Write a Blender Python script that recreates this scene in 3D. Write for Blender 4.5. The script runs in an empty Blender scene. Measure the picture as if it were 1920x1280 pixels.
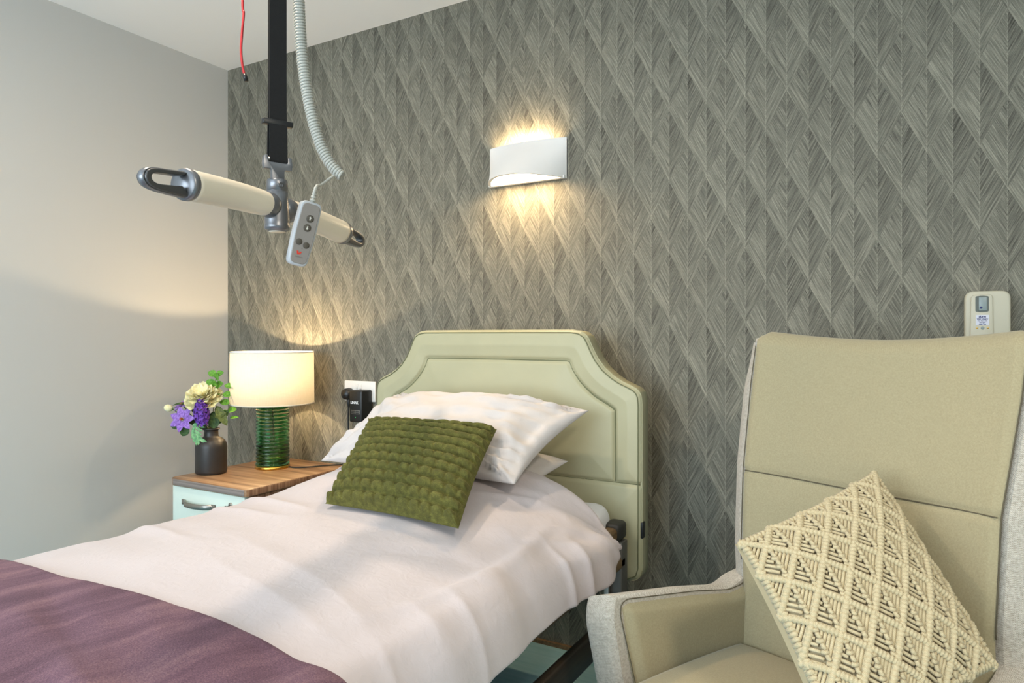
import bpy, bmesh, math, random
import numpy as np
from mathutils import Vector, Matrix

random.seed(7)
rng = np.random.default_rng(7)
SC = bpy.context.scene
COL = SC.collection
PI = math.pi

# ------------------------------------------------------------------ camera, light, exposure
CAM = np.array([2.864, -2.200, 1.108])
cam_d = bpy.data.cameras.new('camera')
cam_d.sensor_width = 36.0
cam_d.lens = 36.0 * 1283 / 1920
cam_d.shift_y = -10.0 / 1920
cam_d.clip_start = 0.02
cam_o = bpy.data.objects.new('camera', cam_d)
COL.objects.link(cam_o)
cam_o.location = CAM
cam_o.rotation_euler = (PI / 2, 0, math.radians(29.92))
SC.camera = cam_o

SC.view_settings.view_transform = 'Standard'
SC.view_settings.look = 'None'
SC.view_settings.gamma = 1.0
SC.view_settings.use_curve_mapping = False
SC.view_settings.exposure = 0.0

world = bpy.data.worlds.new('world')
SC.world = world
world.use_nodes = True
wb = world.node_tree.nodes['Background']
wb.inputs[0].default_value = (0.75, 0.88, 1.0, 1)
wb.inputs[1].default_value = 0.6


def area_light(name, loc, target, sx, sy, power, color):
    d = bpy.data.lights.new(name, 'AREA')
    d.shape = 'RECTANGLE'
    d.size = sx
    d.size_y = sy
    d.energy = power
    d.color = color
    o = bpy.data.objects.new(name, d)
    COL.objects.link(o)
    o.location = loc
    v = Vector(target) - Vector(loc)
    o.rotation_euler = v.to_track_quat('-Z', 'Y').to_euler()
    return o


# daylight through the window in the wall behind the camera
area_light('window_daylight', (1.55, -3.93, 1.35), (1.55, 0, 1.75), 2.3, 1.4, 86, (0.75, 0.89, 1.0))
# warm flush ceiling lamp over the bed foot and a second one by the door side of the room
d = bpy.data.lights.new('ceiling_lamp_light', 'AREA')
d.shape = 'DISK'
d.size = 0.08
d.energy = 12.5
d.color = (1.0, 0.82, 0.62)
o = bpy.data.objects.new('ceiling_lamp_light', d)
COL.objects.link(o)
o.location = (1.42, -1.30, 2.335)
d = bpy.data.lights.new('second_ceiling_lamp_light', 'AREA')
d.shape = 'DISK'
d.size = 0.3
d.energy = 33
d.color = (1.0, 0.87, 0.70)
o = bpy.data.objects.new('second_ceiling_lamp_light', d)
COL.objects.link(o)
o.location = (3.75, -2.35, 2.335)


# ------------------------------------------------------------------ small helpers
def lin(c):
    r = []
    for v in c:
        v = v / 255.0
        r.append(v / 12.92 if v <= 0.04045 else ((v + 0.055) / 1.055) ** 2.4)
    return (r[0], r[1], r[2], 1.0)


class NT:
    """tiny node-tree helper"""

    def __init__(self, name):
        self.m = bpy.data.materials.new(name)
        self.m.use_nodes = True
        self.t = self.m.node_tree
        self.b = self.t.nodes['Principled BSDF']
        self.out = self.t.nodes['Material Output']

    def n(self, typ, **kw):
        nd = self.t.nodes.new(typ)
        for k, v in kw.items():
            setattr(nd, k, v)
        return nd

    def put(self, sock, v):
        if isinstance(v, bpy.types.NodeSocket):
            self.t.links.new(v, sock)
        elif v is not None:
            sock.default_value = v

    def math(self, op, a, b=None, c=None):
        nd = self.n('ShaderNodeMath', operation=op)
        self.put(nd.inputs[0], a)
        if b is not None:
            self.put(nd.inputs[1], b)
        if c is not None:
            self.put(nd.inputs[2], c)
        return nd.outputs[0]

    def mix(self, f, a, b):
        nd = self.n('ShaderNodeMix', data_type='RGBA')
        self.put(nd.inputs[0], f)
        self.put(nd.inputs[6], a)
        self.put(nd.inputs[7], b)
        return nd.outputs[2]

    def comb(self, x, y, z):
        nd = self.n('ShaderNodeCombineXYZ')
        for i, v in enumerate((x, y, z)):
            self.put(nd.inputs[i], v)
        return nd.outputs[0]

    def obj(self):
        return self.n('ShaderNodeTexCoord').outputs['Object']

    def sep(self, v):
        nd = self.n('ShaderNodeSeparateXYZ')
        self.put(nd.inputs[0], v)
        return nd.outputs

    def scale(self, v, s):
        nd = self.n('ShaderNodeVectorMath', operation='MULTIPLY')
        self.put(nd.inputs[0], v)
        nd.inputs[1].default_value = s
        return nd.outputs[0]

    def noise(self, vec, scale, detail=2, rough=0.5, dist=0.0):
        nd = self.n('ShaderNodeTexNoise')
        self.put(nd.inputs['Vector'], vec)
        nd.inputs['Scale'].default_value = scale
        nd.inputs['Detail'].default_value = detail
        nd.inputs['Roughness'].default_value = rough
        nd.inputs['Distortion'].default_value = dist
        return nd.outputs['Fac']

    def ramp(self, f, stops):
        nd = self.n('ShaderNodeValToRGB')
        self.put(nd.inputs[0], f)
        cr = nd.color_ramp
        while len(cr.elements) < len(stops):
            cr.elements.new(0.5)
        for e, (p, c) in zip(cr.elements, stops):
            e.position = p
            e.color = c
        return nd.outputs[0]

    def bump(self, h, strength, dist):
        nd = self.n('ShaderNodeBump')
        self.put(nd.inputs['Height'], h)
        nd.inputs['Strength'].default_value = strength
        nd.inputs['Distance'].default_value = dist
        self.t.links.new(nd.outputs[0], self.b.inputs['Normal'])

    def set(self, col=None, rough=None, metal=None, **kw):
        if col is not None:
            self.put(self.b.inputs['Base Color'], col)
        if rough is not None:
            self.put(self.b.inputs['Roughness'], rough)
        if metal is not None:
            self.b.inputs['Metallic'].default_value = metal
        for k, v in kw.items():
            self.put(self.b.inputs[k.replace('_', ' ')], v)
        return self.m


def plain(name, rgb, rough=0.6, metal=0.0, bump=None, **kw):
    t = NT(name)
    t.set(lin(rgb), rough, metal, **kw)
    if bump:
        t.bump(t.noise(t.obj(), bump[0], 3), bump[1], bump[2])
    return t.m


def fabric(name, rgb_a, rgb_b, freq, strength=0.35, dist=0.0008, rough=0.9, sheen=0.2):
    """woven cloth: two crossing thread waves broken by noise"""
    t = NT(name)
    o = t.obj()
    w = []
    for ax in ((freq, 0, 0), (0, freq, 0), (0, 0, freq)):
        nd = t.n('ShaderNodeVectorMath', operation='DOT_PRODUCT')
        t.put(nd.inputs[0], o)
        nd.inputs[1].default_value = ax
        w.append(t.math('SINE', nd.outputs['Value']))
    h = t.math('MULTIPLY', t.math('ADD', w[0], w[1]), w[2])
    nz = t.noise(o, freq * 0.09, 3, 0.7)
    f = t.math('ADD', t.math('MULTIPLY', h, 0.16), nz)
    t.set(t.mix(t.math('MULTIPLY_ADD', f, 1.6, -0.3), lin(rgb_a), lin(rgb_b)), rough)
    t.b.inputs['Sheen Weight'].default_value = sheen
    t.bump(f, strength, dist)
    return t.m


def vnoise(x, y, seed=0):
    x = np.asarray(x, float)
    y = np.asarray(y, float)
    xi = np.floor(x).astype(np.int64)
    yi = np.floor(y).astype(np.int64)
    fx = x - xi
    fy = y - yi
    fx = fx * fx * fx * (fx * (fx * 6 - 15) + 10)
    fy = fy * fy * fy * (fy * (fy * 6 - 15) + 10)

    def h(a, b):
        n = (a * 374761393 + b * 668265263 + seed * 1274126177) & 0xffffffff
        n = ((n ^ (n >> 13)) * 1274126177) & 0xffffffff
        n = n ^ (n >> 16)
        return (n & 0xffff) / 32767.5 - 1.0
    a = h(xi, yi)
    b = h(xi + 1, yi)
    c = h(xi, yi + 1)
    e = h(xi + 1, yi + 1)
    return (a * (1 - fx) + b * fx) * (1 - fy) + (c * (1 - fx) + e * fx) * fy


def fbm(x, y, seed=0, oct=3):
    s = 0
    a = 1.0
    for i in range(oct):
        s = s + a * vnoise(x * 2 ** i, y * 2 ** i, seed + i * 13)
        a *= 0.5
    return s


def sstep(a, b, x):
    t = np.clip((np.asarray(x, float) - a) / (b - a), 0, 1)
    return t * t * (3 - 2 * t)


def thing(name, loc, label, cat, group=None):
    o = bpy.data.objects.new(name, None)
    o.empty_display_size = 0.05
    COL.objects.link(o)
    o.location = loc
    o['label'] = label
    o['category'] = cat
    if group:
        o['group'] = group
    return o


def tag(o, label, cat, group=None):
    o['label'] = label
    o['category'] = cat
    if group:
        o['group'] = group
    return o


def struct(o):
    o['kind'] = 'structure'
    return o


def origin_of(p):
    v = Vector((0, 0, 0))
    while p is not None:
        v += p.location
        p = p.parent
    return v


def link(name, me, mat, parent=None, loc=None):
    o = bpy.data.objects.new(name, me)
    COL.objects.link(o)
    if mat is not None:
        for m in (mat if isinstance(mat, (list, tuple)) else [mat]):
            me.materials.append(m)
    if parent is not None:
        o.parent = parent
    if loc is not None:
        o.location = loc
    return o


def mesh(name, V, F, mat, parent=None, smooth=True, mats=None):
    """world-space vertices; the object keeps its parent's base as origin"""
    V = np.asarray(V, float).reshape(-1, 3)
    off = np.array(origin_of(parent)) if parent is not None else np.zeros(3)
    loc = None
    if parent is None:
        off = np.array([V[:, 0].mean(), V[:, 1].mean(), V[:, 2].min()])
        loc = Vector(off)
    me = bpy.data.meshes.new(name)
    me.from_pydata((V - off).tolist(), [], [list(map(int, f)) for f in F])
    me.validate()
    bm = bmesh.new()
    bm.from_mesh(me)
    bmesh.ops.recalc_face_normals(bm, faces=bm.faces)
    bm.to_mesh(me)
    bm.free()
    if smooth:
        me.polygons.foreach_set('use_smooth', [True] * len(me.polygons))
    if mats is not None:
        me.polygons.foreach_set('material_index', mats)
    return link(name, me, mat, parent, loc)


def sharp(o, deg=35):
    me = o.data
    bm = bmesh.new()
    bm.from_mesh(me)
    a = math.radians(deg)
    for e in bm.edges:
        if len(e.link_faces) == 2 and e.calc_face_angle(0) > a:
            e.smooth = False
    bm.to_mesh(me)
    bm.free()
    return o


def gridF(nu, nv, base=0, wrapu=False):
    F = []
    for i in range(nu if wrapu else nu - 1):
        i2 = (i + 1) % nu
        for j in range(nv - 1):
            F.append((base + i * nv + j, base + i2 * nv + j, base + i2 * nv + j + 1, base + i * nv + j + 1))
    return F


class MB:
    """collects shapes into one mesh"""

    def __init__(self):
        self.V = []
        self.F = []
        self.n = 0

    def add(self, V, F):
        V = np.asarray(V, float).reshape(-1, 3)
        self.F += [tuple(i + self.n for i in f) for f in F]
        self.V.append(V)
        self.n += len(V)
        return self

    def grid(self, P, wrapu=False):
        P = np.asarray(P)
        return self.add(P.reshape(-1, 3), gridF(P.shape[0], P.shape[1], 0, wrapu))

    def tube(self, pts, rad, seg=8, closed=False, cap=True, flat=None, up=None):
        P = np.asarray(pts, float)
        n = len(P)
        rad = np.broadcast_to(np.asarray(rad, float), (n,))
        if closed:
            T = np.roll(P, -1, 0) - np.roll(P, 1, 0)
        else:
            T = np.gradient(P, axis=0)
        T /= np.linalg.norm(T, axis=1)[:, None] + 1e-12
        u = np.array(up if up is not None else ((0, 0, 1) if abs(T[0][2]) < 0.9 else (1, 0, 0)), float)
        N = np.zeros((n, 3))
        for i in range(n):
            if up is not None:
                u = np.array(up, float)
            u = u - T[i] * (u @ T[i])
            u /= np.linalg.norm(u) + 1e-12
            N[i] = u
        B = np.cross(T, N)
        a = np.arange(seg) * 2 * PI / seg
        fl = 1.0 if flat is None else flat
        R = (P[:, None, :] + rad[:, None, None] * (np.cos(a)[None, :, None] * N[:, None, :] + fl * np.sin(a)[None, :, None] * B[:, None, :]))
        F = []
        m = n if closed else n - 1
        for i in range(m):
            i2 = (i + 1) % n
            for j in range(seg):
                j2 = (j + 1) % seg
                F.append((i * seg + j, i * seg + j2, i2 * seg + j2, i2 * seg + j))
        if cap and not closed:
            F.append(tuple(range(seg))[::-1])
            F.append(tuple((n - 1) * seg + j for j in range(seg)))
        return self.add(R.reshape(-1, 3), F)

    def lathe(self, prof, c=(0, 0, 0), seg=40, axis=None):
        prof = np.asarray(prof, float)
        a = np.arange(seg) * 2 * PI / seg
        P = np.stack([prof[None, :, 0] * np.cos(a)[:, None], prof[None, :, 0] * np.sin(a)[:, None],
                      np.broadcast_to(prof[None, :, 1], (seg, len(prof)))], -1)
        if axis is not None:
            q = Vector((0, 0, 1)).rotation_difference(Vector(axis))
            M = np.array(q.to_matrix())
            P = P @ M.T
        return self.grid(P + np.asarray(c, float), wrapu=True)

    def blob(self, c, r, M=None, nu=8, nv=6):
        a = np.arange(nu) * 2 * PI / nu
        b = np.linspace(0.05, PI - 0.05, nv)
        P = np.stack([np.cos(a)[:, None] * np.sin(b)[None], np.sin(a)[:, None] * np.sin(b)[None],
                      np.broadcast_to(np.cos(b)[None], (nu, nv))], -1) * np.asarray(r, float)
        if M is not None:
            P = P @ np.asarray(M, float)
        return self.grid(P + np.asarray(c, float), wrapu=True)

    def build(self, name, mat, parent=None, smooth=True):
        return mesh(name, np.concatenate(self.V), self.F, mat, parent, smooth)


def box(name, lo, hi, mat, parent=None, bevel=0.004, seg=2, M=None, org=None):
    """bevelled box between two corners; optional axes M (rows = box axes) about org"""
    bm = bmesh.new()
    bmesh.ops.create_cube(bm, size=1)
    lo = np.array(lo, float)
    hi = np.array(hi, float)
    for v in bm.verts:
        v.co = Vector(lo + (np.array(v.co) + 0.5) * (hi - lo))
    if bevel > 0:
        bmesh.ops.bevel(bm, geom=bm.edges[:], offset=min(bevel, 0.49 * float((hi - lo).min())), segments=seg, affect='EDGES', profile=0.5)
    V = np.array([v.co[:] for v in bm.verts])
    bm.verts.index_update()
    F = [[v.index for v in f.verts] for f in bm.faces]
    bm.free()
    if M is not None:
        V = V @ np.array(M, float) + np.array(org, float)
    return sharp(mesh(name, V, F, mat, parent), 50)


def prism(name, poly, axes, org, d0, d1, mat, parent=None, bevel=0.0, seg=2):
    """polygon (2-D) extruded from d0 to d1 along axes[2], bevelled"""
    bm = bmesh.new()
    ax = np.array(axes, float)
    org = np.array(org, float)
    vs = [bm.verts.new(org + p[0] * ax[0] + p[1] * ax[1] + d0 * ax[2]) for p in poly]
    f = bm.faces.new(vs)
    r = bmesh.ops.extrude_face_region(bm, geom=[f])
    up = [v for v in r['geom'] if isinstance(v, bmesh.types.BMVert)]
    for v in up:
        v.co += Vector(ax[2] * (d1 - d0))
    bmesh.ops.recalc_face_normals(bm, faces=bm.faces)
    if bevel > 0:
        es = [e for e in bm.edges if len(e.link_faces) == 2 and any(len(q.verts) > 4 or len(poly) <= 4 for q in e.link_faces)]
        bmesh.ops.bevel(bm, geom=es, offset=bevel, segments=seg, affect='EDGES', profile=0.5)
    bm.verts.index_update()
    V = np.array([v.co[:] for v in bm.verts])
    F = [[v.index for v in q.verts] for q in bm.faces]
    bm.free()
    return sharp(mesh(name, V, F, mat, parent), 40)


def catmull(P, n=8, closed=False):
    P = np.asarray(P, float)
    m = len(P)
    out = []
    rngk = range(m if closed else m - 1)
    for i in rngk:
        if closed:
            a, b, c, e = P[(i - 1) % m], P[i], P[(i + 1) % m], P[(i + 2) % m]
        else:
            a, b, c, e = P[max(i - 1, 0)], P[i], P[i + 1], P[min(i + 2, m - 1)]
        for k in range(n):
            t = k / n
            out.append(0.5 * ((2 * b) + (-a + c) * t + (2 * a - 5 * b + 4 * c - e) * t * t + (-a + 3 * b - 3 * c + e) * t ** 3))
    if not closed:
        out.append(P[-1])
    return np.array(out)


def resample(P, n):
    P = np.asarray(P, float)
    s = np.concatenate([[0], np.cumsum(np.linalg.norm(np.diff(P, axis=0), axis=1))])
    t = np.linspace(0, s[-1], n)
    return np.stack([np.interp(t, s, P[:, k]) for k in range(P.shape[1])], -1)


def round_poly(pts, r, n=5):
    """round the corners of a 2-D polygon; r scalar or per-corner"""
    pts = np.asarray(pts, float)
    m = len(pts)
    rr = np.broadcast_to(np.asarray(r, float), (m,))
    out = []
    for i in range(m):
        p, a, b = pts[i], pts[i - 1], pts[(i + 1) % m]
        if rr[i] <= 0:
            out.append(p)
            continue
        da = (a - p) / np.linalg.norm(a - p)
        db = (b - p) / np.linalg.norm(b - p)
        k = rr[i]
        for t in np.linspace(0, 1, n + 1):
            out.append((1 - t) ** 2 * (p + da * k) + 2 * t * (1 - t) * p + t * t * (p + db * k))
    return np.array(out)


def text(name, body, size, mat, parent, org, ex, ey, align='CENTER', bold=0.0):
    cu = bpy.data.curves.new(name, 'FONT')
    cu.body = body
    cu.size = size
    cu.align_x = align
    cu.align_y = 'CENTER'
    cu.extrude = 0.0002
    cu.offset = bold
    tmp = bpy.data.objects.new(name + '_tmp', cu)
    COL.objects.link(tmp)
    bpy.context.view_layer.update()
    dg = bpy.context.evaluated_depsgraph_get()
    me0 = bpy.data.meshes.new_from_object(tmp.evaluated_get(dg))
    V = np.array([v.co[:] for v in me0.vertices])
    F = [list(p.vertices) for p in me0.polygons]
    bpy.data.objects.remove(tmp)
    bpy.data.meshes.remove(me0)
    ex = np.array(ex, float)
    ey = np.array(ey, float)
    ez = np.cross(ex, ey)
    W = np.array(org, float) + V[:, :1] * ex + V[:, 1:2] * ey + V[:, 2:3] * ez
    return mesh(name, W, F, mat, parent, smooth=False)


# ------------------------------------------------------------------ materials
def wallpaper_mat():
    t = NT('chevron_wallpaper')
    x, y, z = t.sep(t.obj())
    S, H = 0.0602, 0.117
    X = t.math('DIVIDE', t.math('ADD', x, -0.0246), S)
    Z = t.math('DIVIDE', t.math('ADD', z, 0.025), H)
    a = t.math('MULTIPLY', t.math('ADD', X, Z), 0.5)
    b = t.math('MULTIPLY', t.math('SUBTRACT', Z, X), 0.5)
    fa, fb = t.math('FRACT', a), t.math('FRACT', b)
    ia, ib = t.math('FLOOR', a), t.math('FLOOR', b)
    left = t.math('LESS_THAN', fa, fb)
    inv = t.math('SUBTRACT', 1.0, left)
    across = t.math('ADD', t.math('MULTIPLY', left, a), t.math('MULTIPLY', inv, b))
    along = t.math('ADD', t.math('MULTIPLY', left, b), t.math('MULTIPLY', inv, a))
    cell = t.math('ADD', t.math('MULTIPLY', ia, 7.31), t.math('ADD', t.math('MULTIPLY', ib, 3.17), t.math('MULTIPLY', left, 17.7)))
    n1 = t.noise(t.comb(t.math('MULTIPLY', across, 27.0), t.math('MULTIPLY', along, 1.1), cell), 1.0, 3, 0.65)
    n2 = t.noise(t.comb(t.math('MULTIPLY', across, 78.0), t.math('MULTIPLY', along, 2.4), cell), 1.0, 2, 0.6)
    wn = t.n('ShaderNodeTexWhiteNoise', noise_dimensions='1D')
    t.put(wn.inputs['W'], cell)
    rnd = wn.outputs['Value']
    fine = t.noise(t.scale(t.obj(), (500, 1, 900)), 1.0, 1, 0.5)
    big = t.noise(t.obj(), 6.0, 2)
    f = t.math('MULTIPLY_ADD', n1, 0.78, 0.085)
    f = t.math('MULTIPLY_ADD', t.math('SUBTRACT', n2, 0.5), 0.90, f)
    f = t.math('MULTIPLY_ADD', t.math('SUBTRACT', fine, 0.5), 0.45, f)
    f = t.math('MULTIPLY_ADD', left, 0.09, f)  # left half of each diamond lighter: sheen of the grain painted into the colour
    f = t.math('MULTIPLY_ADD', t.math('SUBTRACT', rnd, 0.5), 0.08, f)
    # along-grain tone: each blade starts darker at the spine, ends lighter at the rim
    g = t.math('MINIMUM', fa, fb)
    f = t.math('MULTIPLY_ADD', t.math('SUBTRACT', 0.5, g), 0.14, f)
    spine = t.math('LESS_THAN', t.math('ABSOLUTE', t.math('SUBTRACT', fa, fb)), 0.022)
    dots = t.math('GREATER_THAN', t.math('SINE', t.math('MULTIPLY', z, 1700)), -0.2)
    f = t.math('MULTIPLY_ADD', t.math('MULTIPLY', spine, dots), 0.22, f)
    col = t.ramp(f, [(0.18, lin((60, 58, 50))), (0.5, lin((110, 107, 96))), (0.62, lin((126, 123, 110))), (0.95, lin((168, 163, 146)))])
    t.set(col, 0.62)
    t.b.inputs['Specular IOR Level'].default_value = 0.25
    t.bump(f, 0.35, 0.002)
    return t.m


M = {}
M['wallpaper'] = wallpaper_mat()
M['wall'] = plain('greige_paint', (199, 198, 194), 0.85, bump=(220, 0.06, 0.001))
M['ceil'] = plain('ceiling_white', (243, 242, 241), 0.9)


def floor_mat():
    t = NT('blue_grey_vinyl')
    x, y, z = t.sep(t.obj())
    n = t.noise(t.comb(t.math('MULTIPLY', x, 3), t.math('MULTIPLY', y, 40), 0.0), 1.0, 3)
    t.set(t.mix(n, lin((112, 160, 176)), lin((158, 200, 212))), 0.20)
    return t.m


M['floor'] = floor_mat()
M['white_plaster'] = plain('white_plaster', (232, 230, 228), 0.75)
M['white_plastic'] = plain('white_plastic', (236, 234, 230), 0.35)
M['black_plastic'] = plain('black_plastic', (24, 25, 26), 0.38)
M['dark_rubber'] = plain('dark_rubber', (44, 42, 38), 0.55)
M['cable_black'] = plain('cable_black', (18, 24, 24), 0.45)


def leather_mat(name, rgb):
    t = NT(name)
    vo = t.n('ShaderNodeTexVoronoi')
    vo.inputs['Scale'].default_value = 420
    t.put(vo.inputs['Vector'], t.obj())
    big = t.noise(t.obj(), 9, 2)
    c = lin(rgb)
    t.set(t.mix(big, tuple(v * 0.93 for v in c[:3]) + (1,), tuple(min(1, v * 1.06) for v in c[:3]) + (1,)), 0.48)
    t.bump(vo.outputs['Distance'], 0.10, 0.0006)
    return t.m


M['leather'] = leather_mat('sage_leather', (178, 174, 142))
M['leather_seam'] = plain('sage_seam_shadow', (112, 114, 84), 0.7)


def cotton_mat(name, rgb):
    t = NT(name)
    o_ = t.obj()
    w = t.noise(o_, 38, 3, 0.6, 0.6)
    f = t.noise(t.scale(o_, (900, 900, 900)), 1.0, 1)
    t.set(lin(rgb), 0.82)
    t.b.inputs['Sheen Weight'].default_value = 0.15
    t.bump(t.math('ADD', w, t.math('MULTIPLY', f, 0.06)), 0.22, 0.007)
    return t.m


M['duvet'] = cotton_mat('white_duvet_cotton', (204, 194, 196))
M['sheet'] = cotton_mat('white_sheet_cotton', (232, 230, 232))
M['pillow'] = cotton_mat('white_pillowcase_cotton', (203, 196, 193))


def plush_mat(name, dark, mid, light, sx, sy, scale):
    """brushed pile: the nap lies in streaks"""
    t = NT(name)
    o_ = t.obj()
    x, y, z = t.sep(o_)
    wob = t.math('MULTIPLY', t.noise(o_, 2.6, 2), 0.16)
    u = t.math('ADD', t.math('MULTIPLY', y, 0.98), t.math('MULTIPLY', x, 0.20))
    v = t.math('ADD', t.math('MULTIPLY', y, -0.20), t.math('MULTIPLY', x, 0.98))
    v = t.math('ADD', v, wob)
    n = t.noise(t.comb(t.math('MULTIPLY', u, sx), t.math('MULTIPLY', v, sy), z), 1.0, 4, 0.6, 0.6)
    pile = t.noise(o_, scale, 2, 0.6)
    f = t.math('MULTIPLY_ADD', t.math('SUBTRACT', pile, 0.5), 0.55, n)
    t.set(t.ramp(f, [(0.3, lin(dark)), (0.52, lin(mid)), (0.74, lin(light))]), 0.95)
    t.b.inputs['Sheen Weight'].default_value = 0.35
    t.b.inputs['Sheen Roughness'].default_value = 0.4
    t.b.inputs['Sheen Tint'].default_value = lin(light)
    t.bump(pile, 0.5, 0.002)
    return t.m


M['throw'] = plush_mat('plum_plush', (76, 52, 66), (106, 78, 92), (138, 106, 112), 2.2, 15.0, 420)


def green_plush():
    t = NT('olive_plush')
    o_ = t.obj()
    pile = t.noise(o_, 520, 2, 0.6)
    n = t.noise(o_, 70, 2, 0.5, 0.5)
    f = t.math('MULTIPLY_ADD', t.math('SUBTRACT', pile, 0.5), 0.5, t.math('MULTIPLY_ADD', n, 0.5, 0.25))
    t.set(t.ramp(f, [(0.25, lin((54, 52, 16))), (0.52, lin((86, 84, 32))), (0.8, lin((124, 122, 58)))]), 0.92)
    t.b.inputs['Sheen Weight'].default_value = 0.22
    t.b.inputs['Sheen Roughness'].default_value = 0.35
    t.b.inputs['Sheen Tint'].default_value = lin((190, 190, 120))
    t.bump(pile, 0.45, 0.002)
    return t.m


M['olive'] = green_plush()
M['cord'] = fabric('natural_cotton_cord', (178, 163, 128), (208, 193, 158), 2600, 0.3, 0.0006, 0.9, 0.15)
M['cord_back'] = plain('natural_cotton_lining', (180, 164, 130), 0.9)
M['chair_in'] = fabric('khaki_upholstery', (154, 142, 110), (178, 166, 133), 3600, 0.3, 0.0006)
M['chair_out'] = fabric('stone_weave_upholstery', (150, 140, 124), (214, 206, 194), 2100, 0.8, 0.0012)
M['thread'] = plain('dark_stitch_thread', (92, 84, 66), 0.8)
M['beech'] = plain('beech_leg', (168, 128, 84), 0.5)


def wood_mat(name, stops, along, sx=2.0, sy=46.0, rough=0.45):
    t = NT(name)
    x, y, z = t.sep(t.obj())
    ax = {'x': (x, y, z), 'y': (y, x, z), 'z': (z, x, y)}[along]
    n = t.noise(t.comb(t.math('MULTIPLY', ax[0], sx), t.math('MULTIPLY', ax[1], sy), t.math('MULTIPLY', ax[2], sy)), 1.0, 4, 0.65, 0.4)
    t.set(t.ramp(n, stops), rough)
    t.bump(n, 0.08, 0.001)
    return t.m


zeb = [(0.30, lin((104, 74, 52))), (0.45, lin((152, 116, 84))), (0.58, lin((176, 142, 108))), (0.75, lin((196, 164, 130)))]
M['zebrano_x'] = wood_mat('zebrano_top', zeb, 'x', 1.4, 34)
M['zebrano_edge'] = wood_mat('zebrano_edge', [(0.3, lin((92, 82, 78))), (0.5, lin((132, 120, 114))), (0.72, lin((164, 150, 142)))], 'x', 1.4, 120)
M['zebrano_side'] = wood_mat('zebrano_side', [(0.3, lin((94, 62, 42))), (0.5, lin((140, 104, 78))), (0.72, lin((176, 142, 114)))], 'z', 1.5, 90)
M['rail_wood'] = wood_mat('bed_rail_wood', [(0.3, lin((92, 70, 46))), (0.55, lin((122, 96, 64))), (0.8, lin((146, 118, 84)))], 'y', 2, 60)
M['rail_dark'] = wood_mat('bed_rail_dark', [(0.3, lin((40, 34, 28))), (0.55, lin((62, 52, 42))), (0.8, lin((80, 68, 54)))], 'y', 2, 60)
M['mint'] = plain('mint_white_laminate', (226, 238, 226), 0.4)
M['steel'] = plain('brushed_steel', (176, 172, 164), 0.32, 1.0)
M['grey_metal'] = plain('grey_powder_coat', (112, 110, 106), 0.4, 0.6)
M['silver_paint'] = plain('silver_paint', (128, 129, 133), 0.34, 0.75)
M['dark_grip'] = plain('dark_grey_grip', (84, 84, 84), 0.35, 0.4)
M['ivory'] = plain('ivory_tube', (226, 216, 196), 0.38)
M['pale_cable'] = plain('pale_grey_cable', (176, 176, 168), 0.45)
M['handset_grey'] = plain('handset_grey', (132, 126, 120), 0.5)
M['handset_pale'] = plain('handset_pale', (172, 176, 180), 0.4)
M['button_dark'] = plain('button_dark', (72, 66, 56), 0.5)
M['button_pale'] = plain('button_pale', (206, 202, 192), 0.5)
M['red'] = plain('red_cord', (160, 22, 32), 0.5)
M['red_print'] = plain('red_print', (206, 52, 34), 0.6)
M['grey_print'] = plain('grey_print', (112, 106, 100), 0.6)
M['webbing'] = fabric('black_webbing', (8, 7, 7), (20, 18, 18), 3000, 0.4, 0.0008, 0.85, 0.0)
M['white_print'] = plain('white_print', (225, 225, 225), 0.6)
M['blue_print'] = plain('blue_print', (44, 50, 104), 0.6)
M['label_white'] = plain('label_white', (214, 214, 226), 0.6)
M['charger_beige'] = plain('charger_beige', (196, 190, 170), 0.5)
M['charger_dark'] = plain('charger_recess', (92, 98, 92), 0.4)
M['charger_blue'] = plain('charger_device', (140, 152, 152), 0.35)
M['gold'] = plain('polished_brass', (214, 170, 80), 0.25, 1.0)
M['vase_black'] = plain('matt_black_glaze', (46, 42, 40), 0.42)


def shade_mat():
    t = NT('linen_lamp_shade')
    o_ = t.obj()
    x, y, z = t.sep(o_)
    n = t.noise(t.scale(o_, (30, 30, 1400)), 1.0, 2)
    n2 = t.noise(t.scale(o_, (900, 900, 30)), 1.0, 2)
    c = t.mix(t.math('MULTIPLY', t.math('ADD', n, n2), 0.5), lin((206, 194, 168)), lin((246, 238, 220)))
    d1 = t.n('ShaderNodeBsdfDiffuse')
    t.put(d1.inputs[0], c)
    d2 = t.n('ShaderNodeBsdfTranslucent')
    t.put(d2.inputs[0], c)
    mx = t.n('ShaderNodeMixShader')
    mx.inputs[0].default_value = 0.11
    t.t.links.new(d1.outputs[0], mx.inputs[1])
    t.t.links.new(d2.outputs[0], mx.inputs[2])
    t.t.links.new(mx.outputs[0], t.out.inputs[0])
    return t.m


M['shade'] = shade_mat()


def glass(name, rgb, rough=0.03):
    t = NT(name)
    t.set(lin(rgb), rough, 0, Transmission_Weight=1.0, IOR=1.45)
    return t.m


M['green_glass'] = glass('bottle_green_glass', (112, 190, 136))
M['window_glass'] = glass('window_glass', (250, 252, 252), 0.0)


def emit(name, rgb, s):
    t = NT(name)
    t.set((0, 0, 0, 1), 0.5)
    t.b.inputs['Emission Color'].default_value = lin(rgb)
    t.b.inputs['Emission Strength'].default_value = s
    return t.m


M['bulb'] = emit('warm_bulb', (255, 214, 150), 8)
M['led_green'] = emit('green_led', (60, 220, 120), 1.2)
M['lamp_disc'] = emit('lamp_diffuser_glow', (255, 226, 188), 3)

# ------------------------------------------------------------------ the room
RX, RY, RH = 4.30, -4.00, 2.402


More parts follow.
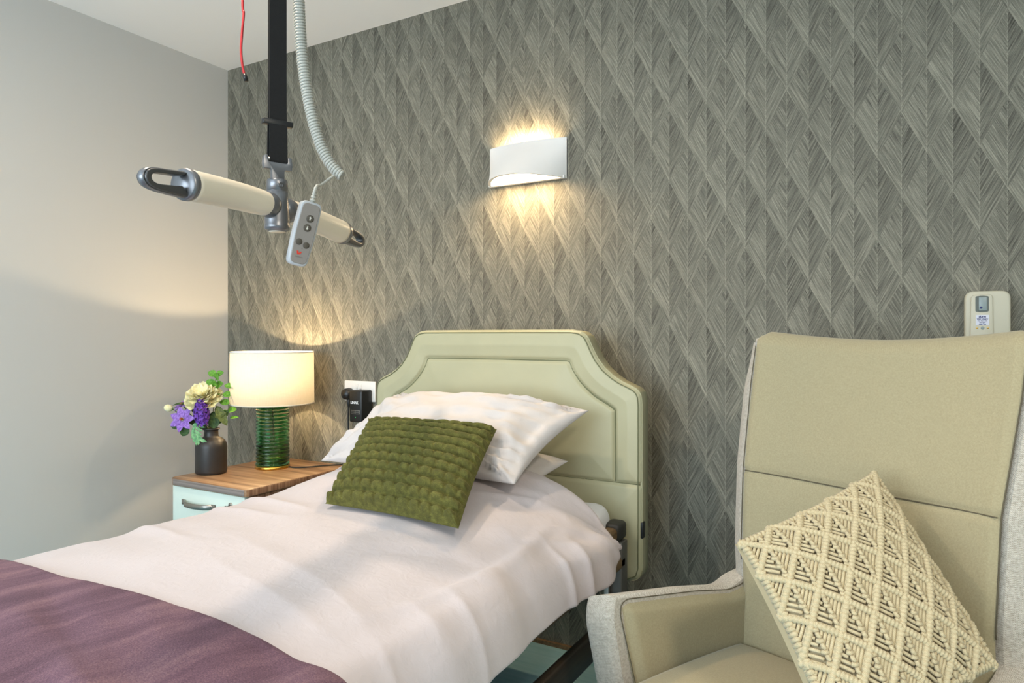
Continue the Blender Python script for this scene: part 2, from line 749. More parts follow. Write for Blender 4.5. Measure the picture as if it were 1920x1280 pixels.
def quad(name, pts, mat):
    me = bpy.data.meshes.new(name)
    me.from_pydata([tuple(p) for p in pts], [], [tuple(range(len(pts)))])
    return struct(link(name, me, mat))


def slab(name, lo, hi, mat):
    return struct(box(name, lo, hi, mat, None, 0))


def wall_slab(name, lo, hi, mat):
    """box whose object origin stays at the world origin so that its texture runs in room coordinates"""
    o_ = box(name, lo, hi, mat, None, 0)
    off = o_.location.copy()
    o_.data.transform(Matrix.Translation(off))
    o_.location = (0, 0, 0)
    return struct(o_)


wall_slab('wall_back', (-0.1, 0, 0), (RX + 0.1, 0.1, RH), M['wallpaper'])
wall_slab('wall_left', (-0.1, RY, 0), (0, 0, RH), M['wall'])
wall_slab('wall_right', (RX, RY, 0), (RX + 0.1, 0, RH), M['wall'])
wall_slab('floor', (-0.1, RY - 0.1, -0.1), (RX + 0.1, 0.1, 0), M['floor'])
wall_slab('ceiling', (-0.1, RY - 0.1, RH), (RX + 0.1, 0.1, RH + 0.1), M['ceil'])
# front wall with a window opening (behind the camera)
wx0, wx1, wz0, wz1 = 0.35, 2.75, 0.65, 2.2
fw = MB()
for lo, hi in (((0, 0), (wx0, RH)), ((wx1, 0), (RX, RH)), ((wx0, 0), (wx1, wz0)), ((wx0, wz1), (wx1, RH))):
    c = [(lo[0], RY, lo[1]), (hi[0], RY, lo[1]), (hi[0], RY, hi[1]), (lo[0], RY, hi[1])]
    c += [(p[0], RY - 0.1, p[2]) for p in c]
    fw.add(c, [(0, 1, 2, 3), (7, 6, 5, 4), (0, 4, 5, 1), (1, 5, 6, 2), (2, 6, 7, 3), (3, 7, 4, 0)])
struct(fw.build('wall_front', M['wall'], None, smooth=False))
win = thing('window_1', ((wx0 + wx1) / 2, RY - 0.05, wz0), '', '')
del win['label'], win['category']
win['kind'] = 'structure'
for lo, hi in (((wx0, wz0), (wx0 + .06, wz1)), ((wx1 - .06, wz0), (wx1, wz1)), ((wx0 + .06, wz0), (wx1 - .06, wz0 + .06)),
               ((wx0 + .06, wz1 - .06), (wx1 - .06, wz1)), (((wx0 + wx1) / 2 - .03, wz0 + .06), ((wx0 + wx1) / 2 + .03, wz1 - .06))):
    box('window_frame', (lo[0], RY - .08, lo[1]), (hi[0], RY - .02, hi[1]), M['white_plastic'], win, 0.004)
for x0, x1 in ((wx0 + .06, (wx0 + wx1) / 2 - .03), ((wx0 + wx1) / 2 + .03, wx1 - .06)):
    box('pane', (x0, RY - .055, wz0 + .06), (x1, RY - .045, wz1 - .06), M['window_glass'], win, 0)
wall_slab('baseboard_back', (0, -0.012, 0), (RX, 0, 0.014), M['rail_wood'])

# ceiling lamps that light the room (above the frame)
for i, (x, y, lab) in enumerate(((1.42, -1.30, 'round flush ceiling lamp above the bed'), (3.75, -2.35, 'round flush ceiling lamp over the right side of the room'))):
    cl = thing('ceiling_lamp', (x, y, RH), lab, 'ceiling lamp')
    MB().lathe([(0.0, RH), (0.15, RH), (0.15, RH - 0.05), (0.135, RH - 0.055), (0.13, RH - 0.03), (0, RH - 0.03)], (x, y, 0)).build('lamp_housing', M['white_plastic'], cl)
    MB().lathe([(0.0, RH - 0.032), (0.128, RH - 0.032), (0.12, RH - 0.045), (0, RH - 0.05)], (x, y, 0)).build('diffuser', M['lamp_disc'], cl)

# ------------------------------------------------------------------ headboard (part of the bed)
BX = 1.667
bed = thing('care_bed', (BX, -1.25, 0), 'care bed with padded sage green headboard and wooden side rails', 'bed')


def top_z(dx):
    """headboard outline: flat top, concave shoulders"""
    dx = np.abs(dx)
    key = np.array([(0, 1.127), (.20, 1.127), (.290, 1.1265), (.318, 1.122), (.336, 1.110), (.346, 1.092), (.356, 1.070), (.372, 1.040), (.396, 1.010), (.424, .987),
                    (.452, .970), (.480, .958), (.497, .950), (.508, .940), (.5135, .926), (.515, .905)])
    return np.interp(dx, key[:, 0], key[:, 1])


HW, HB, HYF, HYB = 0.515, 0.372, -0.252, -0.182
xs = np.concatenate([np.linspace(-HW, -.47, 22)[:-1], np.linspace(-.47, -.30, 70)[:-1], np.linspace(-.30, .30, 110)[:-1], np.linspace(.30, .47, 70)[:-1], np.linspace(.47, HW, 22)])
tz = np.linspace(0, 1, 170)
tz = np.concatenate([[0, .004, .008, .014, .02], np.linspace(.028, .972, 160), [.98, .986, .992, .996, 1]])
Xg = np.repeat(xs[:, None], len(tz), 1)
bz = HB + 0.035 * (1 - np.sqrt(np.clip(1 - (np.clip((np.abs(xs) - (HW - .04)) / .04, 0, 1)) ** 2, 0, 1)))
Zg = bz[:, None] + tz[None, :] * (top_z(xs) - bz)[:, None]
outl = [(x, float(top_z(x))) for x in np.linspace(-HW, HW, 400)]
outl = [(-HW, .41), (-HW + .008, .385), (-HW + .035, HB)] [::-1] + outl + [(HW, .41), (HW - .008, .385), (HW - .035, HB)]
outl = resample(np.array(outl + [outl[0]]), 700)


def dist_poly(X, Z, P):
    best = np.full(X.shape, 9.0)
    P = np.asarray(P)
    for i in range(len(P) - 1):
        a, b_ = P[i], P[i + 1]
        d_ = b_ - a
        L = d_ @ d_
        if L < 1e-12:
            continue
        t_ = np.clip(((X - a[0]) * d_[0] + (Z - a[1]) * d_[1]) / L, 0, 1)
        best = np.minimum(best, np.hypot(X - a[0] - t_ * d_[0], Z - a[1] - t_ * d_[1]))
    return best


dOut = dist_poly(Xg, Zg, resample(outl, 240))
half = catmull([(.277, 1.030), (.290, 1.000), (.318, .962), (.360, .925), (.405, .900), (.430, .884)], 6)
inner = np.concatenate([[(.432, .667), (.431, .8)], half[::-1], [(.1, 1.031), (-.1, 1.031)], half * [-1, 1], [(-.431, .8), (-.432, .667)]])
innerR = resample(inner, 120)
low = np.array([(-HW, .664), (HW, .664)])
dS = np.minimum(dist_poly(Xg, Zg, innerR), dist_poly(Xg, Zg, low))
R_ = 0.016
edge = R_ - np.sqrt(np.clip(R_ ** 2 - (R_ - np.clip(dOut, 0, R_)) ** 2, 0, None))
pad = 0.008 * sstep(0, .09, np.minimum(dOut, dS))
Yg = HYF + 0.006 + edge - pad + 0.009 * np.exp(-(dS / .006) ** 2) + 0.0012 * vnoise(Xg * 9, Zg * 9, 3)
front = np.stack([Xg + BX, Yg, Zg], -1)
hb = MB().grid(front)
loop = np.concatenate([front[:, 0], front[-1, 1:], front[::-1, -1][1:], front[0, ::-1][1:-1]])
back = loop.copy()
back[:, 1] = HYB
mid = (loop + back) / 2
cxz = np.array([BX, 0, .75])
n_l = len(loop)
for A, B in ((loop, back),):
    hb.add(np.concatenate([A, B]), [(i, (i + 1) % n_l, n_l + (i + 1) % n_l, n_l + i) for i in range(n_l)] + [tuple(range(n_l, 2 * n_l))])
head = hb.build('headboard', M['leather'], bed)
head['label'] = 'padded sage green headboard with scooped shoulders'
# piping along the front edge, and the dark seam lines
P3 = np.stack([outl[:, 0] * 0.994 + BX, np.full(len(outl), HYF + .020), (outl[:, 1] - .74) * 0.994 + .74], -1)
MB().tube(P3, .0042, 8, closed=True).build('piping', M['leather'], head)
P3b = np.stack([outl[:, 0] * 0.982 + BX, np.full(len(outl), HYF + .0058), (outl[:, 1] - .74) * 0.982 + .74], -1)
MB().tube(P3b, .0016, 6, closed=True).build('seam', M['leather_seam'], head)
MB().tube(np.stack([innerR[:, 0] + BX, np.full(120, HYF + .0145), innerR[:, 1]], -1), .0022, 6).build('seam', M['leather_seam'], head)
MB().tube([(BX - HW + .006, HYF + .0145, .664), (BX, HYF + .0145, .664), (BX + HW - .006, HYF + .0145, .664)], .0018, 6).build('seam', M['leather_seam'], head)
box('fabric_tag', (BX + HW - .008, HYF + .012, .505), (BX + HW + .0035, HYF + .034, .552), M['black_plastic'], head, .001)

# bed frame: mattress platform, rails, posts
box('mattress_platform', (1.24, -2.24, .418), (2.075, -.275, .4345), M['grey_metal'], bed, .006)
for x in (1.165, 2.125):
    xr = x + (.026 if x > BX else -.026)
    rl = box('side_rail', (xr - .013, -2.2, .262), (xr + .013, -.345, .335), M['rail_dark'], bed, .008)
    up = box('upper_rail', (x - .02, -2.2, .515), (x + .02, -.335, .555), M['rail_wood'], bed, .012, 3)
    box('rail_cap', (x - .026, -.345, .512), (x + .026, -.275, .566), M['dark_rubber'], up, .014, 3)
    pst = box('rail_post', (x - .012, -.335, .06), (x + .030, -.285, .512), M['grey_metal'], bed, .004)
    box('rail_slide', (x - .02, -.348, .10), (x - .004, -.336, .50), M['steel'], pst, .002)
    box('rail_latch', (x + .006, -.337, .5), (x + .016, -.334, .508), M['red_print'], pst, .001)
    box('deck_rail', (x - .052, -2.24, .4352), (x + .03, -.30, .470), M['rail_wood'], bed, .008)
for y in (-1.15, -2.0):
    for x in (1.40, 1.94):
        lg = box('leg', (x - .03, y - .03, .075), (x + .03, y + .03, .37), M['grey_metal'], bed, .006)
        MB().lathe([(0, -.013), (.034, -.013), (.0375, -.008), (.0375, .008), (.034, .013), (0, .013)], (x, y, .0375), 24, (1, 0, 0)).build('castor', M['dark_rubber'], lg)
box('chassis_bar', (1.91, -2.0, .13), (1.97, -1.15, .19), M['rail_dark'], bed, .008)
box('chassis_bar', (1.37, -2.0, .13), (1.43, -1.15, .19), M['rail_dark'], bed, .008)

# ------------------------------------------------------------------ mattress and bedding
def soft_box(name, lo, hi, r, mat, parent=None, amp=0.002, seed=1):
    """superellipsoid-like box with crowned faces"""
    bm = bmesh.new()
    bmesh.ops.create_cube(bm, size=2)
    bmesh.ops.subdivide_edges(bm, edges=bm.edges[:], cuts=22, use_grid_fill=True)
    V = np.array([v.co[:] for v in bm.verts])
    bm.verts.index_update()
    F = [[v.index for v in f.verts] for f in bm.faces]
    bm.free()
    lo = np.array(lo)
    hi = np.array(hi)
    h = (hi - lo) / 2
    c = (hi + lo) / 2
    V = np.sign(V) * (1 - (1 - np.abs(V)) ** 1.6)
    W = V * h
    inn = np.clip(W, -(h - r), h - r)
    dv = W - inn
    L = np.linalg.norm(dv, axis=1)[:, None]
    W = np.where(L > 1e-9, inn + dv / np.maximum(L, 1e-9) * np.minimum(r, np.max(np.abs(dv), axis=1)[:, None]), W)
    W = W + c
    W += amp * vnoise(W[:, 0] * 11, W[:, 1] * 11 + W[:, 2] * 7, seed)[:, None]
    return mesh(name, W, F, mat, parent)


mat_o = soft_box('mattress', (1.215, -2.26, .436), (2.108, -.268, .614), .055, M['sheet'])
tag(mat_o, 'mattress in white fitted sheet on the care bed under the duvet', 'mattress')


def pillow_mesh(name, c4, T, mat, parent=None, nu=70, nv=52, p=2.6, pinch=.05, wr=.006, seed=3, under=0.6, disp=None, seam=None):
    """c4: world corners (u0v0, u1v0, u1v1, u0v1); T: half thickness along the face normal"""
    c = np.array(c4, float)
    nrm = np.cross(c[1] - c[0], c[3] - c[0])
    nrm /= np.linalg.norm(nrm)

    def surf(side):
        u = (1 - np.cos(np.linspace(0, PI, nu))) / 2 * .6 + np.linspace(0, 1, nu) * .4
        v = (1 - np.cos(np.linspace(0, PI, nv))) / 2 * .6 + np.linspace(0, 1, nv) * .4
        U, V = np.meshgrid(u, v, indexing='ij')
        uu, vv = 2 * U - 1, 2 * V - 1
        Up = U - pinch * np.sin(PI * V) * uu * np.abs(uu) * .5
        Vp = V - pinch * np.sin(PI * U) * vv * np.abs(vv) * .5
        P = ((1 - Up) * (1 - Vp))[..., None] * c[0] + (Up * (1 - Vp))[..., None] * c[1] + (Up * Vp)[..., None] * c[2] + ((1 - Up) * Vp)[..., None] * c[3]
        h = (np.clip(1 - np.abs(uu) ** p, 0, 1) * np.clip(1 - np.abs(vv) ** p, 0, 1)) ** .55
        hh = h * T
        edge_d = np.minimum(1 - np.abs(uu), 1 - np.abs(vv))
        mask = sstep(0, .12 if disp is None else .035, edge_d)
        # wrinkles pulling from the corners and along the edges
        rad = 0
        for (a, b_, sgn) in ((0, 0, 1), (1, 0, 2), (1, 1, 3), (0, 1, 4)):
            du, dv = U - a, V - b_
            ang = np.arctan2(np.abs(dv), np.abs(du))
            r = np.hypot(du, dv)
            rad = rad + np.exp(-r * 3.0) * vnoise(ang * 9, r * 2.0, seed + sgn)
        w = wr * (rad * 1.6 + .5 * fbm(U * 5, V * 4, seed) - .8 * np.abs(vnoise(U * 4 + V * 3, V * 7 - U * 2, seed + 9)) + .7 * sstep(.45, .8, U) * (1 - 2 * np.abs(vnoise(U * 3 + V * 2, V * 10 - U * 3, seed + 15))))
        hh = hh + w * mask
        if side < 0:
            hh = -h * T * under
        elif disp is not None:
            hh = hh + disp(U, V) * mask
        return P + hh[..., None] * nrm
    a = surf(1)
    b_ = surf(-1)
    m = MB().grid(a).grid(b_)
    o_ = m.build(name, mat, parent)
    bm = bmesh.new()
    bm.from_mesh(o_.data)
    bmesh.ops.remove_doubles(bm, verts=bm.verts, dist=1e-5)
    bmesh.ops.recalc_face_normals(bm, faces=bm.faces)
    bm.to_mesh(o_.data)
    bm.free()
    o_.data.polygons.foreach_set('use_smooth', [True] * len(o_.data.polygons))
    return o_


# duvet ------------------------------------------------------------
def duvet_profile(y):
    """cross-section (x, z) of the duvet at distance y along the bed, from left hem over the top to the right hem"""
    k = float(sstep(-.98, -.50, y))        # 1 at the pillow end where it rises
    e = float(sstep(-.62, -.45, y))
    top = .662 + .062 * k
    pts = [(1.105, .47), (1.112, .52), (1.125, .572), (1.165, .612), (1.25, top - .032 - .02 * k), (1.45, top - .006), (1.70, top + .006), (1.88, top + .004 - .006 * e),
           (2.00, top - .012 - .026 * k), (2.085, top - .040 - .052 * k), (2.145, .612 - .026 * k), (2.185, .570 - .010 * e), (2.205 - .010 * e, .525 + .026 * e), (2.212 - .012 * e, .482 + .055 * e)]
    return catmull(pts, 6)


NA, NY = 220, 300
ys = np.linspace(-.445, -2.36, NY)
prof = np.stack([resample(duvet_profile(y), NA) for y in ys])       # NY, NA, 2


def duvet_points(ys_, prof_, off=0.0, y_bow=True):
    n = len(ys_)
    Yy = np.repeat(ys_[:, None], prof_.shape[1], 1)
    Xx, Zz = prof_[..., 0].copy(), prof_[..., 1].copy()
    a = np.linspace(0, 1, prof_.shape[1])[None, :]
    # head end hem bows: hanging corners stay near y = -.43
    P = np.stack([Xx, Yy, Zz], -1)
    N = np.cross(np.gradient(P, axis=0), np.gradient(P, axis=1))
    N /= np.linalg.norm(N, axis=2)[..., None] + 1e-12
    if N[n // 2, prof_.shape[1] // 2, 2] < 0:
        N = -N
    # wrinkles
    hang = sstep(2.05, 2.19, Xx)
    topm = 1 - hang
    w = .0045 * fbm(Xx * 3.0, Yy * 3.4, 21, 3) * topm
    warp = Yy + .22 * Xx + .05 * vnoise(Xx * 4, Yy * 3, 5)
    w += .0075 * topm * (1 - 2 * np.abs(vnoise(warp * 9, Xx * 1.6, 31))) * (.35 + .65 * sstep(-.2, .7, vnoise(Xx * 2.3, Yy * 1.7, 8)))
    # drag folds running from the right hand side into the top near the pillows
    s = Yy * 11 - Xx * 7.5 + .6 * vnoise(Xx * 3, Yy * 3, 4)
    w += .010 * (np.abs(vnoise(s, Xx * 1.2, 44)) - .4) * sstep(1.75, 2.02, Xx) * sstep(-1.25, -.70, Yy)
    # folds fanning out of the hanging corner
    ang = np.arctan2(-(Yy + .36), 2.30 - Xx)
    rr_ = np.hypot(Yy + .36, Xx - 2.30)
    w += .016 * (.45 - np.abs(vnoise(ang * 7.5, rr_ * 1.6, 61))) * sstep(.62, .30, rr_) * sstep(.04, .14, rr_)
    # long curved fold at the right shoulder
    cen = 2.03 + .09 * np.cos((Yy + .95) * 3.2)
    w += .010 * np.exp(-((Xx - cen) / .018) ** 2) * sstep(-1.42, -1.15, Yy) * (1 - sstep(-.85, -.6, Yy))
    # hanging side: soft vertical drapes
    dr = .017 * vnoise(Yy * 7.5 + .9 * Xx, a * 2 + 0 * Yy, 12) + .010 * (.4 - np.abs(vnoise(Yy * 13 + 2 * Xx, a * 4 + 0 * Yy, 13)))
    w += dr * hang
    P = P + (w + off)[..., None] * N
    P[..., 2] += hang * .012 * vnoise(Yy * 4.0, 0 * Yy, 17)
    return P, N


DP, DN = duvet_points(ys, prof)
# turn the head-end hem under a little so that it reads as thick
lip = DP[0:1].copy()
lip2 = lip - DN[0:1] * .022 + np.array([0, -.03, 0])
lip1 = lip - DN[0:1] * .010 + np.array([0, .008, 0])
full = np.concatenate([lip2, lip1, DP], 0)
# right and left hem lip
rim = full[:, -1:] + np.array([-.012, 0, -.008])
rim2 = full[:, -1:] + np.array([-.03, 0, .012])
full = np.concatenate([full, rim, rim2], 1)
duv = MB().grid(full).build('duvet', M['duvet'])
tag(duv, 'white cotton duvet spread over the care bed', 'duvet')

# throw ------------------------------------------------------------
NT_Y, NT_A = 130, 200
HEMX = [1.09, 1.25, 1.38, 1.56, 1.69, 1.86, 2.01, 2.085, 2.14, 2.18, 2.22]
HEMY = [-1.47, -1.495, -1.521, -1.540, -1.535, -1.523, -1.505, -1.492, -1.474, -1.455, -1.43]
yt = np.linspace(-1.43, -2.37, NT_Y)
prof_t = np.stack([resample(duvet_profile(y), NA) for y in yt])
TP, TN = duvet_points(yt, prof_t, .011)
# wavy front hem
wv = np.linspace(1, 0, NT_Y)[:, None] ** 1.5
hem_y = np.interp(TP[..., 0], HEMX, HEMY)
TP[..., 1] += wv * (hem_y + 1.43)
rip = .004 * vnoise((TP[..., 1] + .4 * TP[..., 0]) * 16, TP[..., 0] * 4, 55) + .004 * np.abs(vnoise(TP[..., 0] * 3 + TP[..., 1] * 9, TP[..., 1] * 3, 57))
TP += rip[..., None] * TN
l1 = TP[:1] + np.array([0, .006, -.004])
l2 = TP[:1] + np.array([0, .002, -.011])
thr = MB().grid(np.concatenate([l2, l1, TP], 0)).build('throw', M['throw'])
tag(thr, 'plum purple plush throw folded across the foot of the duvet', 'throw')

# pillows ----------------------------------------------------------
pl = pillow_mesh('pillow', [(1.31, -.64, .660), (1.95, -.64, .660), (1.992, -.345, .735), (1.34, -.345, .745)], .070, M['pillow'], wr=.004, seed=11, under=.5)
tag(pl, 'lower white bed pillow, mostly hidden, corner showing under the upper one', 'pillow')
pu = pillow_mesh('pillow', [(1.235, -.60, .708), (2.00, -.685, .730), (2.058, -.345, .890), (1.335, -.345, .905)], .108, M['pillow'], wr=.016, seed=29, under=.35, p=2.5, pinch=.07)
tag(pu, 'upper white bed pillow propped against the sage headboard', 'pillow')

# olive cushion ----------------------------------------------------
ROWS = 11


def olive_disp(U, V):
    # rows run along U; V goes from the bottom edge to the top edge
    r = V * ROWS + .06 * vnoise(U * 4, V * 5, 2)
    k = np.floor(r)
    f = r - k
    rib = np.clip(1 - np.abs((f - .5) / .365) ** 2.2, 0, 1) ** .6
    ph = vnoise(k * 3.7 + .5, k * 0 + .5, 5) * 2
    q = U * (11.5 + .8 * vnoise(k * 1.3 + .2, k * 0 + .3, 6)) + ph + .22 * vnoise(U * 6, k * 2.1 + .5, 8)
    g = q - np.floor(q)
    puff = np.clip(1 - np.abs((g - .5) / .42) ** 2.6, 0, 1) ** .6
    low_ = 1 - sstep(.25, .75, V)
    amp = (.86 - .28 * low_) + (.14 + .28 * low_) * puff
    return .0175 * rib * amp + .0008 * vnoise(U * 40, V * 40, 9)


oc = pillow_mesh('cushion', [(1.590, -.934, .684), (2.010, -.952, .684), (1.908, -.620, .857), (1.462, -.620, .850)], .048, M['olive'], nu=330, nv=330, p=2.6, pinch=.04, wr=.002,
                 seed=51, under=.55, disp=olive_disp)
tag(oc, 'olive green ribbed plush cushion leaning on the white pillows', 'cushion')

# ------------------------------------------------------------------ bedside cabinet
cab = thing('bedside_cabinet', (.607, -.31, 0), 'bedside cabinet with zebrano wood top and mint drawer front', 'cabinet')
cx0, cx1, cy0, cy1, cz = .385, .828, -.560, -.030, .560
poly = round_poly([(cx0, cy0), (cx1, cy0), (cx1, cy1), (cx0, cy1)], [.028, .012, .006, .006], 6)
prism('cabinet_top', poly, [(1, 0, 0), (0, 1, 0), (0, 0, 1)], (0, 0, 0), cz - .028, cz, M['zebrano_x'], cab, .003)
box('edge_band', (cx0 + .022, cy0 - .0015, cz - .0255), (cx1 - .010, cy0 + .004, cz - .0025), M['zebrano_edge'], cab, .001)
box('edge_band', (cx1 - .003, cy0 + .010, cz - .0255), (cx1 + .0015, cy1 - .004, cz - .0025), M['zebrano_side'], cab, .001)
body = box('carcass', (cx0 + .008, cy0 + .030, .05), (cx1 - .010, cy1 - .004, cz - .028), M['zebrano_side'], cab, .002)
for z0, z1 in ((.330, .528), (.062, .325)):
    dr = box('drawer', (cx0 + .006, cy0 + .010, z0), (cx1 - .022, cy0 + .030, z1), M['mint'], cab, .002)
    hz = z0 + (z1 - z0) * (.72 if z0 > .3 else .8)
    hx0, hx1 = cx0 + .085, cx0 + .245
    yb = cy0 + .008
    strip = [(hx0 - .018, yb), (hx0, yb), (hx0 + .004, yb - .004), (hx0 + .025, yb - .020), (hx0 + .07, yb - .027), (hx1 - .07, yb - .027), (hx1 - .025, yb - .020), (hx1 - .004, yb - .004), (hx1, yb), (hx1 + .018, yb)]
    sp = catmull(np.array(strip), 4)
    HP = np.array([[(x, y - t_, z) for (t_, z) in ((0, hz - .010), (.0022, hz - .010), (.0022, hz + .010), (0, hz + .010), (0, hz - .010))] for x, y in sp])
    MB().grid(HP).build('handle', M['steel'], dr)
    if z0 > .3:
        lk = MB().lathe([(0, 0), (.0095, 0), (.0095, .004), (.007, .006), (0, .006)], (cx1 - .095, cy0 + .010, hz + .020), 20, (0, -1, 0)).build('lock', M['steel'], dr)
        kx, kz = cx1 - .095, hz + .018
        kb = MB().tube([(kx, cy0 + .006, kz), (kx, cy0 - .012, kz)], .0022, 8)
        kb.tube([(kx + .002, cy0 - .012, kz + .002), (kx - .014, cy0 - .014, kz - .006), (kx - .032, cy0 - .015, kz - .008)], [.003, .0055, .004], 8, flat=.7)
        kb.build('key', M['black_plastic'], dr)
box('plinth', (cx0 + .02, cy0 + .05, 0), (cx1 - .02, cy1 - .01, .05), M['zebrano_side'], cab, .002)

# ------------------------------------------------------------------ table lamp
lx, ly, lz = .572, -.222, .5605
lamp = thing('table_lamp', (lx, ly, lz), 'table lamp with ribbed green glass base and lit cream drum shade', 'lamp')
# ribbed glass cylinder
H0, H1, RG = lz + .012, lz + .262, .0655
zz = np.linspace(H0, H1, 240)
nr = 17
rib = RG + .0045 * np.abs(np.sin((zz - H0) / (H1 - H0) * PI * nr)) ** .7 - .002
outp = [(r, z) for r, z in zip(rib, zz)]
inn = [(RG - .0085, z) for z in (H1 - .004, (H0 + H1) / 2, H0 + .006)]
g = MB().lathe([(0, H0)] + outp + [(RG - .004, H1)] + inn + [(0, H0 + .006)], (lx, ly, 0), 56).build('glass_base', M['green_glass'], lamp)
MB().lathe([(0, lz), (.069, lz), (.0700, lz + .002), (.0700, lz + .010), (.068, lz + .0118), (0, lz + .0118)], (lx, ly, 0), 48).build('foot_ring', M['gold'], lamp)
MB().lathe([(0, H1), (.062, H1), (.062, H1 + .006), (.012, H1 + .012), (.012, H1 + .04), (.018, H1 + .045), (.018, H1 + .085), (0, H1 + .085)], (lx, ly, 0), 32).build('lamp_holder', M['gold'], lamp)
MB().blob((lx, ly, H1 + .112), (.024, .024, .032), None, 20, 14).build('bulb', M['bulb'], lamp)
sh0, sh1, sr = lz + .268, lz + .483, .168
shd = MB().lathe([(sr - .0015, sh0), (sr, sh0), (sr - .002, sh1), (sr - .0035, sh1)], (lx, ly, 0), 72).build('lamp_shade', M['shade'], lamp)
MB().lathe([(sr - .0035, sh1 - .004), (sr - .001, sh1 - .004), (sr - .001, sh1 + .001), (sr - .0035, sh1 + .001), (sr - .0035, sh1 - .004)], (lx, ly, 0), 72).build('shade_trim', M['white_plastic'], shd)
MB().lathe([(sr - .0025, sh0 - .001), (sr + .0008, sh0 - .001), (sr + .0008, sh0 + .004), (sr - .0025, sh0 + .004), (sr - .0025, sh0 - .001)], (lx, ly, 0), 72).build('shade_trim', M['ivory'], shd)
sp_ = MB()
for k in range(3):
    a_ = k * 2 * PI / 3 + .4
    sp_.tube([(lx + .018 * math.cos(a_), ly + .018 * math.sin(a_), H1 + .05), (lx + (sr - .003) * math.cos(a_), ly + (sr - .003) * math.sin(a_), sh0 + .01)], .0013, 6)
sp_.build('shade_carrier', M['steel'], shd)
# cord inside the glass, out at the back and across the cabinet top
cc = catmull([(lx, ly, H1 + .002), (lx + .003, ly, H1 - .08), (lx + .006, ly + .004, H1 - .16), (lx + .022, ly + .012, H0 + .05), (lx + .045, ly + .018, H0 + .012), (lx + .052, ly + .020, H0 + .009)], 8)
MB().tube(cc, .0026, 8).build('power_cord', M['cable_black'], lamp)
cc = catmull([(lx + .072, ly + .022, lz + .006), (lx + .10, ly + .03, lz + .0045), (lx + .14, ly + .06, lz + .0045), (lx + .172, ly + .11, lz + .0045), (lx + .205, ly + .155, lz + .0045), (lx + .22, ly + .18, lz + .003)], 8)
MB().tube(cc, .0028, 8).build('power_cord', M['cable_black'], lamp)
pd = bpy.data.lights.new('table_lamp_light', 'POINT')
pd.energy = 10.5
pd.color = (1.0, .75, .45)
pd.shadow_soft_size = .010
po = bpy.data.objects.new('table_lamp_light', pd)
COL.objects.link(po)
po.location = (lx, ly, H1 + .157)

# ------------------------------------------------------------------ vase and flowers
vx, vy, vz = .452, -.425, .5605
vase = thing('vase', (vx, vy, vz), 'matt black bottle vase holding flowers on the bedside cabinet', 'vase')
prof_v = [(0, 0), (.052, 0), (.0585, .004), (.060, .012), (.060, .105), (.058, .118), (.052, .130), (.042, .139), (.031, .144), (.0275, .149), (.0265, .168), (.0275, .172), (.0325, .175),
          (.0330, .1785), (.029, .181), (.0235, .178), (.0225, .15), (.035, .135), (.052, .115), (.053, .02), (0, .012)]
MB().lathe([(r, z + vz) for r, z in prof_v], (vx, vy, 0), 56).build('vase_body', M['vase_black'], vase)


def petal_mat(name, a, b_, c):
    t = NT(name)
    o_ = t.obj()
    n = t.noise(o_, 120, 3, .6)
    t.set(t.ramp(n, [(.3, lin(a)), (.5, lin(b_)), (.72, lin(c))]), .6)
    t.b.inputs['Sheen Weight'].default_value = .1
    return t.m


M['cream_petal'] = petal_mat('cream_petal', (236, 224, 152), (244, 236, 186), (250, 246, 218))
M['violet_petal'] = petal_mat('violet_petal', (112, 66, 160), (150, 106, 196), (182, 146, 222))
M['purple_petal'] = petal_mat('deep_purple_petal', (62, 24, 120), (96, 44, 160), (146, 86, 196))
M['leaf_bright'] = petal_mat('bright_leaf', (66, 120, 26), (98, 158, 42), (136, 188, 70))
M['leaf_dark'] = petal_mat('dark_leaf', (34, 62, 22), (58, 88, 34), (84, 116, 50))
M['leaf_sage'] = petal_mat('frosted_leaf', (84, 142, 92), (120, 176, 122), (160, 206, 140))
M['leaf_olive'] = petal_mat('olive_leaf', (60, 72, 20), (86, 98, 36), (116, 124, 58))
M['stem'] = plain('green_stem', (78, 96, 48), .6)
M['stamen'] = plain('orange_stamen', (176, 96, 40), .6)

RV = np.array([.8667, .4988, 0])     # to the right as seen when facing the bed corner from the room
FV = np.array([-.4988, .8667, 0])    # away into the corner
UV = np.array([0, 0, 1.0])
MOUTH = np.array([vx, vy, vz + .178])


def fl(r, u, f=0.0):
    """point in the bouquet: r right, u up from the vase mouth, f away into the corner (metres)"""
    return MOUTH + RV * r + UV * u + FV * f


def leaf(mb, base, direction, normal, L, W, curl=.15, tip=1.0, n=7):
    d_ = np.array(direction, float)
    d_ /= np.linalg.norm(d_)
    nn = np.array(normal, float)
    nn = nn - d_ * (nn @ d_)
    nn /= np.linalg.norm(nn) + 1e-9
    s_ = np.cross(d_, nn)
    P = []
    for i in range(n):
        t_ = i / (n - 1)
        w = W * (math.sin(PI * t_ ** .8) ** tip) * .5
        c_ = np.array(base) + d_ * L * t_ + nn * (-curl * L * t_ * t_)
        P.append([c_ - s_ * w + nn * w * .25, c_ - nn * .0008, c_ + s_ * w + nn * w * .25])
    P = np.array(P)
    back_ = P - nn * .0009
    mb.grid(P)
    mb.grid(back_[:, ::-1])
    return mb


def stem_to(p, mb=None, bend=0.0):
    base = np.array([vx + (p[0] - vx) * .06, vy + (p[1] - vy) * .06, vz + .03])
    m_ = MOUTH + (p - MOUTH) * .12
    m_[2] = MOUTH[2] - .005
    m_[:2] = MOUTH[:2] + np.clip(m_[:2] - MOUTH[:2], -.010, .010)
    q = (m_ + p) / 2 + RV * bend
    return catmull([base, m_, q, p], 6)


